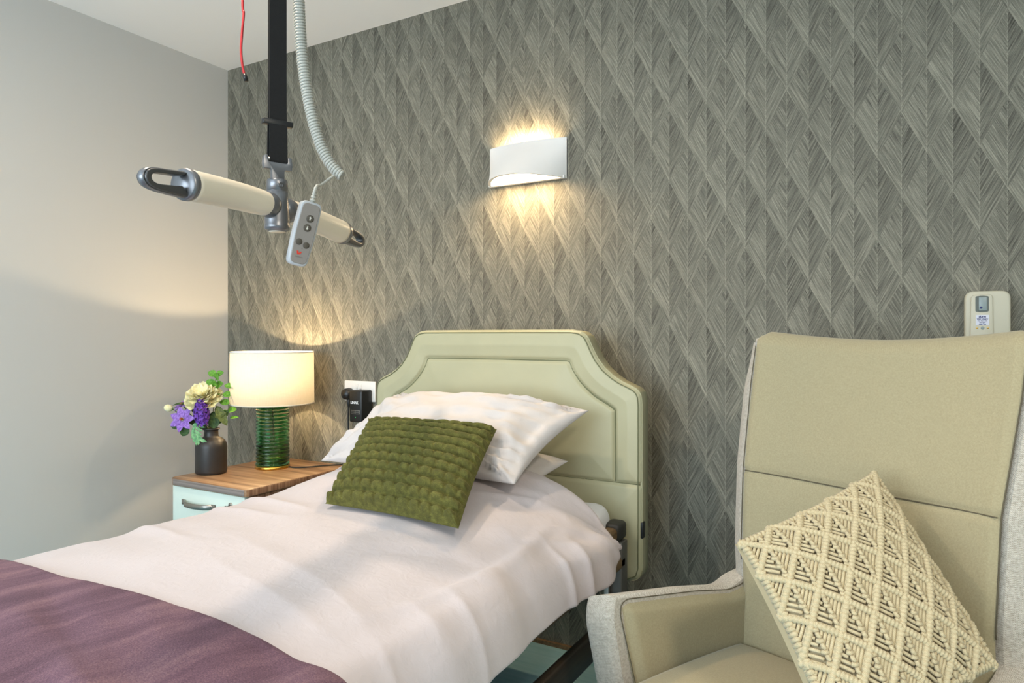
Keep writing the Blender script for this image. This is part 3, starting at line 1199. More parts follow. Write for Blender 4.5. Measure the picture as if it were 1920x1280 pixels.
def flower(name, label, cat, p, parts, group=None, bend=0.0, rstem=.0018):
    root = thing(name, tuple(np.array([vx, vy, vz + .03])), label, cat, group)
    MB().tube(stem_to(p, bend=bend), rstem, 6).build('stem', M['stem'], root)
    for nm, mb, m_ in parts:
        mb.build(nm, m_, root)
    return root


# cream peony-like bloom: layered cupped petals, seen from the side
pc = fl(-.032, .122, .004)
mbs = []
AXB = UV * .80 - FV * .60
E2B = FV * .80 + UV * .60
for ring, (cnt, L, W, lift) in enumerate(((9, .088, .080, .20), (8, .074, .072, .60), (8, .056, .060, 1.05), (6, .040, .046, 1.7))):
    for k in range(cnt):
        a_ = k * 2 * PI / cnt + ring * .5
        hd = RV * math.cos(a_) + E2B * math.sin(a_)
        mb = MB()
        n_ = 8
        s_ = np.cross(hd, AXB)
        P = []
        for i in range(n_):
            t_ = i / (n_ - 1)
            w = W * (t_ ** .55) * (1 - .35 * t_ ** 4) * .62
            c_ = pc + hd * L * t_ * .85 + AXB * (lift * L * t_ * (.9 - .35 * t_) - .012 * (ring == 0))
            row = []
            for j in range(7):
                q = (j - 3) / 3
                ruff = .0035 * math.sin(q * 7 + k * 2.1 + ring) * t_ ** 2
                row.append(c_ + s_ * w * q + AXB * (.012 * q * q * t_ + ruff) - hd * (.010 * q * q))
            P.append(row)
        P = np.array(P)
        mb.grid(P).grid(P[:, ::-1] - AXB * .0008)
        mbs.append(('petal', mb, M['cream_petal']))
ctr = MB()
for k in range(24):
    a_, r_ = k * 2.4, .014 * math.sqrt(k / 24)
    ctr.tube([pc + UV * .004, pc + RV * r_ * math.cos(a_) + FV * r_ * math.sin(a_) + UV * .03], .0012, 5)
mbs.append(('stamens', ctr, M['cream_petal']))
flower('cream_bloom', 'large cream ruffled bloom at the top of the bouquet', 'flower', pc, mbs)

# open violet clematis facing the room
def clematis(p, facing, R, cnt, label, rot=0.0, squash=1.0):
    f_ = np.array(facing, float)
    f_ /= np.linalg.norm(f_)
    a1 = np.cross(f_, UV)
    a1 /= np.linalg.norm(a1)
    a2 = np.cross(a1, f_)
    parts = []
    for k in range(cnt):
        a_ = k * 2 * PI / cnt + rot
        d_ = a1 * math.cos(a_) + a2 * math.sin(a_) * squash + f_ * .18
        mb = MB()
        leaf(mb, p + d_ * .006, d_, f_, R, R * .62, .10, .75, 8)
        parts.append(('petal', mb, M['violet_petal']))
    st = MB()
    for k in range(14):
        a_ = k * 2.4
        rr = .008 * math.sqrt((k + 1) / 14)
        st.tube([p, p + f_ * .012 + a1 * rr * math.cos(a_) + a2 * rr * math.sin(a_)], .0011, 5)
    parts.append(('stamens', st, M['stamen']))
    return flower('clematis', label, 'flower', p, parts, bend=-.01)


clematis(fl(-.100, .040, -.030), -FV + UV * .25 - RV * .05, .046, 7, 'open violet clematis with orange centre, low on the left of the bouquet', .35)
clematis(fl(-.118, .092, .010), -FV * .35 - RV * .4 + UV * .7, .040, 6, 'half-closed violet clematis seen side-on at the upper left of the bouquet', .2, .75)

# deep purple stock spike made of many florets
sp0, sp1 = fl(-.012, .028, -.052), fl(-.022, .112, -.046)
parts = []
k = 0
for i in range(9):
    t_ = i / 8
    c_ = sp0 * (1 - t_) + sp1 * t_
    rr = .024 * math.sin(PI * (.18 + .72 * t_)) + .002
    for j in range(5):
        a_ = j * 2 * PI / 5 + i * .62
        hd = RV * math.cos(a_) + FV * math.sin(a_)
        q = c_ + hd * rr
        mb = MB()
        s1 = np.cross(hd, UV)
        for m_ in range(4):
            b_ = m_ * PI / 2 + .4 + .3 * k
            d_ = s1 * math.cos(b_) + UV * math.sin(b_) + hd * .35
            leaf(mb, q, d_, hd, .0135, .0105, .25, .6, 5)
        parts.append(('floret', mb, M['purple_petal']))
        k += 1
flower('purple_stock', 'deep purple stock spike at the front of the bouquet', 'flower', sp1, parts, bend=.004, rstem=.003)

# small bud, left
bp = fl(-.168, .082, -.004)
mb = MB()
bd = (-RV * .8 + UV * .25 - FV * .2)
bd /= np.linalg.norm(bd)
mb.lathe([(0, -.016), (.010, -.012), (.0145, -.002), (.0135, .008), (.008, .016), (0, .019)], bp, 18, bd)
mb2 = MB()
for k in range(4):
    a_ = k * PI / 2 + .6
    s1 = np.cross(bd, UV)
    s1 /= np.linalg.norm(s1)
    s2 = np.cross(s1, bd)
    hd = s1 * math.cos(a_) + s2 * math.sin(a_)
    leaf(mb2, bp - bd * .017 + hd * .004, bd + hd * .55, hd, .026, .014, .35)
flower('bud', 'pale green-white bud at the far left of the bouquet', 'flower', bp - bd * .015, [('bud_head', mb, M['cream_petal']), ('sepals', mb2, M['leaf_sage'])], bend=-.012)


def sprig(name, label, cat, p, leaves, matl, bend=0.0):
    parts = []
    for (c_, d_, nn, L, W) in leaves:
        mb = MB()
        leaf(mb, c_, d_, nn, L, W, .08, .6)
        parts.append(('leaf', mb, matl))
    return flower(name, label, cat, p, parts, bend=bend)


# eucalyptus, tall one behind
tp = fl(.012, .222, .02)
lv = []
for (r, u, s, L, W) in ((.012, .214, -1, .034, .030), (.012, .214, 1, .034, .026), (.011, .196, .2, .030, .036), (.006, .178, -1, .036, .028), (.010, .170, 1, .034, .030), (.006, .158, .1, .04, .038), (-.002, .125, -1, .03, .028), (.012, .12, 1, .03, .028)):
    lv.append((fl(r, u, .02), RV * s + UV * .35 - FV * .25, -FV + UV * .5, L, W))
sprig('eucalyptus_sprig', 'tall bright green eucalyptus sprig behind the cream bloom', 'foliage', tp, lv, M['leaf_bright'])
tp = fl(.082, .170, .03)
lv = []
for (r, u, s, L, W) in ((.080, .166, -.7, .034, .028), (.084, .168, .9, .03, .024), (.072, .132, -1, .034, .030), (.076, .130, 1, .036, .030), (.066, .100, -1, .040, .030), (.070, .098, 1, .040, .030), (.058, .070, 1, .040, .030), (.06, .06, -1, .03, .026), (.066, .040, 1, .04, .014)):
    lv.append((fl(r, u, .02), RV * s + UV * .15 - FV * .25, -FV * .8 + UV * .7, L, W))
sprig('eucalyptus_sprig', 'eucalyptus sprig at the right of the bouquet by the lamp shade', 'foliage', tp, lv, M['leaf_bright'], .02)
# darker leaves
lv = [(fl(.030, .086, -.02), RV * .7 - UV * 1.1 - FV * .1, -FV + RV * .6, .085, .034), (fl(.024, .092, -.01), RV * .5 - UV * .9, -FV + UV * .3, .07, .032), (fl(.02, .05, -.02), RV * .9 + UV * .3, -FV + UV * .5, .05, .03)]
sprig('leafy_stem', 'olive leaf stem drooping beside the vase neck on the right', 'foliage', fl(.028, .09, -.01), lv, M['leaf_olive'])
lv = [(fl(-.10, .018, -.02), -RV * 1 - UV * .1, -FV + UV * .4, .055, .036), (fl(-.085, .012, -.025), -RV * .45 - UV * .9, -FV + RV * .2, .045, .038), (fl(-.10, .100, .0), -RV - UV * .05, UV - FV * .4, .055, .022),
      (fl(-.062, .070, .0), RV * .5 + UV * .5, -FV, .045, .032), (fl(-.055, .06, .0), -RV * .4 + UV * .8, -FV, .045, .03), (fl(-.01, .03, .0), RV * .8 + UV * .6, -FV + UV * .2, .06, .04), (fl(-.04, .03, .005), -RV * .2 + UV * .9, -FV + UV * .2, .06, .04), (fl(.02, .02, .0), RV * .6 + UV * .8, -FV, .06, .035),
      (fl(-.015, .0, -.012), -RV * .6 + UV * .9, -FV, .065, .040), (fl(.012, .0, -.012), RV * .2 + UV * 1, -FV + RV * .2, .075, .042), (fl(-.03, .02, -.01), -RV * 1 + UV * .3, -FV + UV * .3, .06, .036), (fl(.03, .035, -.005), RV * .8 + UV * .7, -FV + UV * .3, .055, .036), (fl(-.05, .085, .012), -RV * .5 + UV * .8, -FV, .05, .034)]
sprig('leafy_stem', 'dark green leaf stem among the violet flowers on the left', 'foliage', fl(-.08, .03, -.015), lv, M['leaf_dark'], -.01)
# frosted fern hanging over the front of the vase
lv = []
for k, (r, u) in enumerate(((-.028, .030), (-.034, .022), (-.042, .012), (-.046, .000), (-.044, -.012), (-.038, -.022), (-.030, -.028))):
    for s in (-1, 1):
        lv.append((fl(r, u, -.050), RV * s * (.8 if s > 0 else .5) - UV * (.25 + .15 * k) + RV * .1 * k, -FV + UV * .3, .030 + .002 * k, .010))
lv.append((fl(-.030, -.028, -.052), RV * .9 - UV * .55, -FV, .045, .014))
sprig('fern_sprig', 'frosted pale green fern leaf hanging over the front of the black vase', 'foliage', fl(-.028, .03, -.045), lv, M['leaf_sage'])

# ------------------------------------------------------------------ wall socket, plug, adapter
sx0 = .772
sock = thing('wall_socket', (sx0 + .075, -.002, .84), 'white double wall socket beside the sage headboard', 'socket')
box('face_plate', (sx0, -.010, .832), (sx0 + .172, -.0005, .918), M['white_plastic'], sock, .003)
for k, x in enumerate((sx0 + .068, sx0 + .088)):
    box('rocker_switch', (x, -.014, .884), (x + .010, -.009, .906), M['white_plastic'], sock, .002)
pg = thing('plug', (sx0 + .022, -.02, .85), 'round black plug with a downward cable in the left socket outlet', 'plug')
MB().lathe([(0, 0), (.024, 0), (.026, .006), (.024, .026), (.019, .036), (0, .038)], (sx0 + .034, -.0105, .862), 28, (0, -1, 0)).build('plug_body', M['black_plastic'], pg)
MB().lathe([(0, 0), (.007, 0), (.0085, .012), (.007, .028), (.0042, .040), (0, .041)], (sx0 + .040, -.026, .845), 16, (0, 0, -1)).build('strain_relief', M['black_plastic'], pg)
cc = catmull([(sx0 + .040, -.026, .815), (sx0 + .038, -.027, .77), (sx0 + .040, -.028, .70), (sx0 + .036, -.03, .60), (sx0 + .05, -.03, .45), (sx0 + .06, -.03, .25), (sx0 + .07, -.03, .02)], 8)
MB().tube(cc, .0034, 8).build('cable', M['cable_black'], pg)
ad = thing('power_adapter', (sx0 + .12, -.04, .76), 'black power adapter plugged into the right socket outlet', 'adapter')
ax0, ax1, az0, az1, ay = sx0 + .088, sx0 + .158, .752, .884, -.075
adb = box('adapter_body', (ax0, ay, az0), (ax1, -.0105, az1), M['black_plastic'], ad, .007, 3)
text('brand_lettering', 'LINAK', .0145, M['white_print'], ad, ((ax0 + ax1) / 2 - .005, ay - .0003, .833), (1, 0, 0), (0, 0, 1), bold=.0006)
lb = box('rating_label', (ax0 + .012, ay - .0006, .786), (ax1 - .010, ay + .001, .803), M['grey_metal'], ad, .0002)
for k in range(2):
    for j in range(2):
        box('label_mark', (ax0 + .015 + j * .022, ay - .0010, .789 + k * .007), (ax0 + .032 + j * .022, ay - .0004, .792 + k * .007), M['black_plastic'], lb, 0)
MB().blob(((ax0 + ax1) / 2, ay - .0002, .772), (.002, .0012, .002)).build('status_light', M['led_green'], ad)
MB().lathe([(0, 0), (.006, 0), (.007, .01), (.004, .028), (0, .028)], (ax1 - .02, -.04, az0 + .002), 14, (0, 0, -1)).build('strain_relief', M['black_plastic'], ad)
cc = catmull([(ax1 - .02, -.04, az0 - .02), (ax1 - .018, -.04, .65), (ax1 - .01, -.035, .4), (ax1, -.035, .02)], 8)
MB().tube(cc, .0034, 8).build('cable', M['cable_black'], ad)

# ------------------------------------------------------------------ wall sconce
scx, scz0, scz1, shw = 1.666, 1.667, 1.811, .159
scn = thing('wall_light', (scx, 0, scz0), 'white plaster up-and-down wall light, lit, above the headboard', 'wall light')
nx, nz = 41, 16
P = []
Pin = []
for i in range(nx):
    t_ = -1 + 2 * i / (nx - 1)
    ro, ri = [], []
    for j in range(nz):
        v = j / (nz - 1)
        z = scz0 + v * (scz1 - scz0)
        amp = .128 * (1 - v) ** 1.15 + .026
        bow = amp * (1 - t_ * t_) ** .85
        ro.append((scx + t_ * shw, -.008 - bow, z))
        ri.append((scx + t_ * (shw - .007), -.004 - max(bow - .007, 0.0), z))
    P.append(ro)
    Pin.append(ri)
P, Pin = np.array(P), np.array(Pin)
m = MB()
m.grid(P)
m.grid(Pin[:, ::-1])
for j in (0, nz - 1):
    m.grid(np.stack([P[:, j], Pin[:, j]], 1))
for i in (0, nx - 1):
    m.grid(np.stack([P[i], np.stack([P[i][:, 0], np.full(nz, -.0005), P[i][:, 2]], -1)], 1))
m.build('plaster_shell', M['white_plaster'], scn)
box('back_plate', (scx - shw, -.006, scz0 - .0005), (scx + shw, -.0004, scz1 - .004), M['white_plaster'], scn, .001)
box('lower_lip', (scx - shw + .002, -.024, scz0 - .002), (scx + shw - .002, -.006, scz0 + .010), M['white_plaster'], scn, .002)
lamp_c = (scx, -.046, (scz0 + scz1) / 2)
MB().tube([(scx - .055, -.046, lamp_c[2]), (scx + .055, -.046, lamp_c[2])], .007, 12).build('lamp_tube', M['bulb'], scn)
for dz, pw in ((.030, 13.0), (-.030, 11.0)):
    pd = bpy.data.lights.new('wall_light_glow', 'POINT')
    pd.energy = pw
    pd.color = (1.0, .73, .42)
    pd.shadow_soft_size = .016
    po = bpy.data.objects.new('wall_light_glow', pd)
    COL.objects.link(po)
    po.location = (scx, -.036, lamp_c[2] + dz)

# ------------------------------------------------------------------ wall charger
chx0, chx1, cht = 2.999, 3.098, 1.226
chg = thing('wall_charger', (3.05, -.002, 1.03), 'beige wall charger with printed label above the armchair', 'charger')
poly = round_poly([(chx0, 1.03), (chx1, 1.03), (chx1, cht), (chx0, cht)], [.012, .012, .022, .022], 6)
prism('housing', [(p[0], p[1]) for p in poly], [(1, 0, 0), (0, 0, 1), (0, -1, 0)], (0, 0, 0), .0005, .040, M['charger_beige'], chg, .006, 3)
poly = round_poly([(chx0 + .010, 1.04), (chx0 + .062, 1.04), (chx0 + .060, cht - .008), (chx0 + .013, cht - .010)], [.004, .004, .012, .012], 6)
pan = prism('raised_panel', [(p[0], p[1]) for p in poly], [(1, 0, 0), (0, 0, 1), (0, -1, 0)], (0, 0, 0), .038, .047, M['charger_beige'], chg, .003, 2)
rx0, rx1, rz0, rz1 = chx0 + .0225, chx0 + .0515, 1.172, 1.2115
poly = round_poly([(rx0, rz0), ((rx0 + rx1) / 2, rz0 - .003), (rx1, rz0), (rx1, rz1), ((rx0 + rx1) / 2, rz1 + .003), (rx0, rz1)], [.003, .012, .003, .003, .012, .003], 3)
rec = prism('recess', [(p[0], p[1]) for p in poly], [(1, 0, 0), (0, 0, 1), (0, -1, 0)], (0, 0, 0), .046, .0476, M['charger_dark'], chg, 0)
box('docked_unit', (rx0 + .007, -.0500, rz0 + .002), (rx1 - .004, -.0470, rz1 - .002), M['charger_blue'], rec, .0012)
MB().blob((rx0 + .012, -.0500, rz0 + .010), (.003, .0008, .003)).build('sensor_dot', M['blue_print'], rec)
lab = box('printed_label', (chx0 + .0235, -.0478, 1.1365), (chx0 + .0520, -.0468, 1.163), M['label_white'], chg, 0)
for k, (s, b_, z, sz, bo) in enumerate((('pLs-m', 1, 1.1585, .0062, .0003), ('Wall Charger', 0, 1.1527, .0044, .00012), ('Put back on', 0, 1.1482, .0044, 0), ('charger', 0, 1.1434, .0044, 0), ('after use', 0, 1.1388, .0044, .00008))):
    text('label_text', s, sz, M['blue_print'], lab, (chx0 + .03775, -.0480, z), (1, 0, 0), (0, 0, 1), bold=bo)
for k, x in enumerate((.026, .0495)):
    box('indicator', (chx0 + x - .0025, -.0486, 1.1275), (chx0 + x + .0025, -.0468, 1.1300), M['gold'], chg, .0006)
MB().lathe([(0, 0), (.004, 0), (.0042, .0008), (.0036, .0016), (0, .0016)], (chx0 + .038, -.0466, 1.1290), 18, (0, -1, 0)).build('screw', M['charger_blue'], chg)

# ------------------------------------------------------------------ ceiling hoist
def cw(r, f, u):
    """room point given by its offset from the viewing place: r right, f forward, u up"""
    return np.array([2.864, -2.2, 1.108]) + RV * r + FV * f + UV * u


HC = cw(-.5145, 1.5, 0)
HC[2] = 1.389
hoist = thing('hoist_spreader_bar', tuple(HC), 'ceiling hoist spreader bar with ivory arms hanging on a black strap', 'hoist')
bdir = RV * .293 + FV * .956
bdir /= np.linalg.norm(bdir)
bnor = np.cross(UV, bdir)
hub_prof = [(0, -.0515), (.0195, -.0515), (.0215, -.0495), (.0262, -.0480), (.0268, -.040), (.0258, -.037), (.0265, -.030), (.0240, .010), (.0225, .0340), (.0215, .0345), (.0215, .0362), (.0225, .0367), (.0225, .056),
            (.021, .0605), (.014, .063), (0, .063)]
hub = MB().lathe(hub_prof, HC, 40).build('hub', M['silver_paint'], hoist)
MB().lathe([(0, 0), (.0175, 0), (.0175, .001), (.002, .001), (0, .0004)], HC + np.array([0, 0, -.0518]), 32, (0, 0, -1)).build('hub_cap', M['ivory'], hub)
MB().lathe([(0, 0), (.006, 0), (.0062, .003), (.0035, .0035), (.003, .001), (0, .001)], HC + (RV * .62 - FV * .78) * .0212 + UV * .046, 20, tuple(RV * .62 - FV * .78)).build('bolt', M['dark_grip'], hub)


def bar_pt(s):
    # arms droop gently towards both ends
    z = -.16 * s * s - .018 * s
    return HC + bdir * s + UV * (z + .001)


for sg in (-1, 1):
    ss = np.linspace(.018, .262, 24) * sg
    pts = np.array([bar_pt(s) for s in ss])
    rad = np.interp(np.abs(ss), [.018, .04, .06, .10, .26], [.022, .0255, .027, .028, .0290])
    col_s = np.linspace(.012, .05, 8) * sg
    MB().tube([bar_pt(s) for s in col_s], [.021, .0235, .0262, .0275, .0275, .027, .026, .024], 28).build('collar', M['silver_paint'], hoist)
    arm = MB().tube(pts, rad, 32).build('arm', M['ivory'], hoist)
    es = np.array([.258, .262, .272, .276]) * sg
    MB().tube([bar_pt(s) for s in es], [.0275, .0295, .0295, .026], 32).build('end_ring', M['silver_paint'], hoist)
    # oblong carry loop
    c0 = bar_pt(.270 * sg)
    t_ = bar_pt(.30 * sg) - bar_pt(.26 * sg)
    t_ /= np.linalg.norm(t_)
    n_ = np.cross(bnor, t_) if sg > 0 else np.cross(t_, bnor)
    n_ = UV - t_ * (UV @ t_)
    n_ /= np.linalg.norm(n_)
    outer = catmull([(0, .0205), (.04, .0185), (.075, .0165), (.092, .011), (.098, 0), (.092, -.012), (.075, -.018), (.04, -.0215), (0, -.0235)], 5)
    innr = catmull([(.016, .0125), (.045, .0115), (.072, .0095), (.083, .0055), (.086, 0), (.083, -.0055), (.072, -.009), (.045, -.008), (.016, -.006)], 5)
    ring = np.concatenate([outer, innr[::-1]])
    no = len(outer)
    Vv, Ff = [], []
    for w in (-.011, .011):
        for q in ring:
            Vv.append(c0 + t_ * q[0] + n_ * q[1] + bnor * w)
    nn_ = len(ring)
    for i in range(no - 1):
        a, b_, c_, d_ = i, i + 1, nn_ - 2 - i, nn_ - 1 - i
        Ff += [(a, b_, c_, d_), (a + nn_, d_ + nn_, c_ + nn_, b_ + nn_)]
    for i in range(nn_):
        i2 = (i + 1) % nn_
        Ff.append((i, i2, i2 + nn_, i + nn_))
    Ff.append((nn_ - 1, 0, nn_, 2 * nn_ - 1))
    lp = mesh('carry_loop', Vv, Ff, M['dark_grip'], hoist)
    md = lp.modifiers.new('bevel', 'BEVEL')
    md.width = .004
    md.segments = 3
    md.limit_method = 'ANGLE'
    md.angle_limit = math.radians(50)
    # bright outer rim of the loop
    MB().tube([c0 + t_ * (q[0] + (.0015 if q[0] > .05 else 0)) + n_ * q[1] * 1.01 for q in outer], .0070, 10, up=tuple(bnor), flat=.35).build('loop_rim', M['silver_paint'], lp)

# hook plate between hub and strap
sdir = RV * .80 + FV * .60           # across the webbing
snor = np.cross(UV, sdir)
poly = round_poly([(-.014, .052), (.014, .052), (.014, .083), (.030, .083), (.032, .094), (.030, .112), (.021, .112), (.021, .098), (-.021, .098), (-.021, .112), (-.030, .112), (-.032, .094), (-.030, .083), (-.014, .083)],
                  [.001, .001, .004, .003, .002, .004, .002, .004, .004, .002, .004, .002, .003, .004], 3)
hk = prism('hook_plate', [(p[0], p[1]) for p in poly], [sdir, UV, snor], HC, -.007, .007, M['silver_paint'], hoist, .0015)
MB().tube([HC + sdir * s + UV * .104 for s in (-.028, 0, .028)], .005, 12).build('strap_pin', M['steel'], hk)

# webbing strap from the ceiling, looped round the hook pin
strap = thing('lift_strap', tuple(HC + UV * .1), 'black webbing lift strap hanging from the ceiling to the spreader bar', 'strap')
zt = RH - .002


def ribbon(path, half, thick, name):
    """path: list of (offset along snor, z)"""
    V_ = []
    P_ = np.array(path, float)
    tg = np.gradient(P_, axis=0)
    tg /= np.linalg.norm(tg, axis=1)[:, None]
    nr_ = np.stack([-tg[:, 1], tg[:, 0]], -1)
    ring_ = []
    for (s, k) in ((-1, -1), (1, -1), (1, 1), (-1, 1)):
        q = P_ + nr_ * thick * .5 * k
        ring_.append(np.array([HC + sdir * half * s + snor * a_ + UV * (z_ - HC[2]) for a_, z_ in q]))
    R_ = np.stack(ring_, 0)
    return MB().grid(R_, wrapu=True).build(name, M['webbing'], strap, smooth=False)


z0 = HC[2] + .104
ribbon([(.0035, zt), (.0035, z0 + .20), (.004, z0 + .11), (.0085, z0 + .05), (.010, z0 + .015), (.0075, z0 - .002), (.003, z0 - .0078), (-.003, z0 - .0078), (-.0075, z0 - .002), (-.010, z0 + .015), (-.0085, z0 + .05), (-.004, z0 + .11), (-.0035, z0 + .20), (-.0035, zt)], .0190, .0030, 'webbing')
zc = 1.108 + (630 - 231) / 1283 * 1.5
cl_ = MB()
Mx = np.array([sdir, snor, UV])
box('strap_buckle', (-.033, -.0085, -.006), (.033, .0085, .006), M['black_plastic'], strap, .002, 2, Mx, HC * [1, 1, 0] + np.array([0, 0, zc]))

# red emergency cord
rc = [(455, 0), (457, 25), (454, 60), (452, 95), (455, 125), (458.5, 140)]
RD = 1.70


def ray_pt(u, v, depth):
    return cw((u - 960) / 1283 * depth, depth, (630 - v) / 1283 * depth)


rp0 = ray_pt(455, 0, RD)
pts = [np.array([rp0[0], rp0[1] + .01, RH - .001]), (rp0 + np.array([.002, .004, 0])) * [1, 1, .5] + np.array([0, 0, RH * .5])] + [ray_pt(u, v, RD) for u, v in rc]
red = thing('pull_cord', tuple(pts[0]), 'thin red cord with black end hanging from the ceiling', 'cord')
MB().tube(catmull(pts, 6), .0032, 8).build('cord', M['red'], red)
e0, e1 = ray_pt(458.3, 139, RD), ray_pt(462, 152, RD)
MB().tube([e0, e0 * .7 + e1 * .3, e1], [.0052, .0056, .0052], 12).build('end_sleeve', M['black_plastic'], red)

# coiled cable and handset
HD = 1.44
cpath = [(559.5, -60), (560, -5), (563, 60), (568, 120), (577, 180), (588, 230), (601, 272), (616, 302), (632, 322), (641, 330)]
cen = [ray_pt(u, v, HD + .10 - .0 * i) for i, (u, v) in enumerate(cpath)]
top_c = cen[0].copy()
top_c[2] = RH - .001
cen = catmull([top_c] + cen, 14)
cen = resample(cen, 1500)
Tn = np.gradient(cen, axis=0)
Tn /= np.linalg.norm(Tn, axis=1)[:, None]
A_ = np.cross(Tn, FV)
A_ /= np.linalg.norm(A_, axis=1)[:, None]
B_ = np.cross(Tn, A_)
slen = np.concatenate([[0], np.cumsum(np.linalg.norm(np.diff(cen, axis=0), axis=1))])
turns = slen / .0066 * 2 * PI
helix = cen + .0102 * (np.cos(turns)[:, None] * A_ + np.sin(turns)[:, None] * B_)
coil = thing('handset', tuple(ray_pt(567, 437, HD)), 'grey hoist handset with buttons hanging on a coiled pale cable', 'remote control')
MB().tube(helix, .0034, 6).build('coiled_cable', M['pale_cable'], coil)
hd_long = ray_pt(553, 497, HD) - ray_pt(583, 378, HD)
hd_len = np.linalg.norm(hd_long)
hl = hd_long / hd_len
hw_ = RV * .86 + FV * .5
hw_ = hw_ - hl * (hw_ @ hl)
hw_ /= np.linalg.norm(hw_)
hn = np.cross(hw_, hl)
if hn @ FV > 0:
    hn = -hn
hc = (ray_pt(553, 497, HD) + ray_pt(583, 378, HD)) / 2 + hw_ * .003
L2 = hd_len / 2
tail = cen[-1]
hp0 = hc - hl * (L2 - .002)
cc = catmull([helix[-1], tail - RV * .012 + UV * .004, tail * .5 + hp0 * .5 - RV * .012 + UV * .010, hp0 - hl * .035, hp0], 10)
MB().tube(cc, .0032, 8).build('cable_tail', M['pale_cable'], coil)
sr_ = MB()
for k in range(5):
    t_ = .004 + k * .0065
    sr_.lathe([(0, 0), (.0062 - k * .0005, 0), (.0062 - k * .0005, .004), (0, .004)], hp0 - hl * t_, 14, tuple(-hl))
sr_.build('strain_relief', M['pale_cable'], coil)
outline = round_poly([(-.0215, -L2), (.0215, -L2), (.0235, 0), (.0200, L2), (-.0200, L2), (-.0235, 0)], [.012, .012, .02, .013, .013, .02], 6)
hb_ = prism('handset_body', [(p[0], p[1]) for p in outline], [hw_, hl, hn], hc, -.022, .006, M['handset_pale'], coil, .004, 3)
face = outline * [.84, .93]
fc = prism('face_panel', [(p[0], p[1]) for p in face], [hw_, hl, hn], hc, .004, .0075, M['handset_grey'], coil, .001, 1)
for k, (a_, b_) in enumerate(((.002, -.033), (.001, -.013))):
    bt = MB().lathe([(0, 0), (.0078, 0), (.0078, .001), (.006, .0016), (0, .0016)], hc + hw_ * a_ + hl * b_ + hn * .0075, 20, tuple(hn)).build('button', M['button_dark'], fc)
    sgn = -1 if k == 0 else 1
    tri = [(-.003, .001 * sgn), (0, .0045 * sgn), (.003, .001 * sgn), (.0012, .001 * sgn), (.0012, -.0035 * sgn), (-.0012, -.0035 * sgn), (-.0012, .001 * sgn)]
    prism('arrow_mark', tri, [hw_, hl, hn], hc + hw_ * a_ + hl * b_, .0088, .0094, M['button_pale'], fc)
for (a_, b_) in ((-.0085, .019), (.0075, .023)):
    MB().lathe([(0, 0), (.0066, 0), (.0066, .001), (.005, .0016), (0, .0016)], hc + hw_ * a_ + hl * b_ + hn * .0075, 20, tuple(hn)).build('button', M['button_dark'], fc)
prism('small_mark', [(-.002, -.001), (.002, -.001), (.0, .001)], [hw_, hl, hn], hc + hw_ * .001 + hl * .032, .0074, .0080, M['grey_print'], fc)
prism('red_emblem', [(-.0055, -.004), (-.002, -.004), (0, .0005), (.001, -.002), (.0055, -.004), (.003, .003), (-.003, .0035)], [hw_, hl, hn], hc - hw_ * .003 + hl * .042, .0074, .0082, M['red_print'], fc)
prism('small_mark', [(-.008, -.0011), (.008, -.0011), (.008, .0011), (-.008, .0011)], [hw_, hl, hn], hc - hw_ * .001 + hl * .050, .0074, .0079, M['grey_print'], fc)

# ------------------------------------------------------------------ armchair
EX = np.array([.903, -.428, 0])
EX /= np.linalg.norm(EX)
EY = np.array([EX[1], -EX[0], 0])
CO = np.array([2.78, -.60, 0.0])


def ch(x, y, z):
    x, y, z = np.broadcast_arrays(np.asarray(x, float), np.asarray(y, float), np.asarray(z, float))
    return CO + x[..., None] * EX + y[..., None] * EY + z[..., None] * np.array([0, 0, 1.0])


chair = thing('armchair', tuple(CO), 'high-backed khaki armchair with stone grey outer fabric beside the bed', 'armchair')


def lean(z):
    z = np.asarray(z, float)
    return np.where(z > .79, (.79 - z) * .24, (.79 - z) * .13)


def cw_half(z):
    """inner half width of the back"""
    return np.interp(z, [.30, .56, .79, 1.0, 1.11], [.262, .260, .264, .278, .280])


def back_y(t, z):
    """t in -1..1 across the back"""
    wing = np.interp(z, [.3, .50, .60, .79, 1.11], [.0, .004, .022, .034, .034])
    return lean(z) + wing * np.abs(t) ** 3.0


def back_top(t):
    return 1.088 + .022 * np.abs(t) ** 1.8 - .012 * sstep(.92, 1.0, np.abs(t))


nt, nzb = 90, 110
tt = np.linspace(-1, 1, nt)
vv = np.linspace(0, 1, nzb)
Tt = np.repeat(tt[:, None], nzb, 1)
Zz = .36 + vv[None, :] * (back_top(tt)[:, None] - .36)
Xx = Tt * cw_half(Zz)
seam_d = np.abs(Zz - (.79 - .006 * (1 - Tt ** 2)))
Yy = back_y(Tt, Zz) - .006 * np.exp(-(seam_d / .006) ** 2) + .006 * sstep(0, .06, seam_d) * (1 - Tt ** 4)
ed = np.minimum((1 - np.abs(Tt)) * .27, (back_top(tt)[:, None] - Zz))
Yy -= .008 * (1 - sstep(0, .014, ed))
Yy += .0012 * fbm(Tt * 3, Zz * 9, 6)
Gp = ch(Xx, Yy, Zz)
# the khaki cloth wraps over the top edge
wrap = []
for a_ in np.linspace(.12, 1, 8):
    wrap.append(ch(Xx[:, -1] * (1 + .01 * a_), Yy[:, -1] - .050 * a_, Zz[:, -1] + .012 * math.sin(a_ * PI)))
Gp = np.concatenate([Gp, np.array(wrap).transpose(1, 0, 2)], 1)
MB().grid(Gp).build('inner_back', M['chair_in'], chair)
sl = [ch(cw_half(.79) * t, float(back_y(t, .79 - .006 * (1 - t * t))) - .0035, .79 - .006 * (1 - t * t)) for t in np.linspace(-.985, .985, 40)]
MB().tube(sl, .0013, 6).build('lumbar_seam', M['thread'], chair)
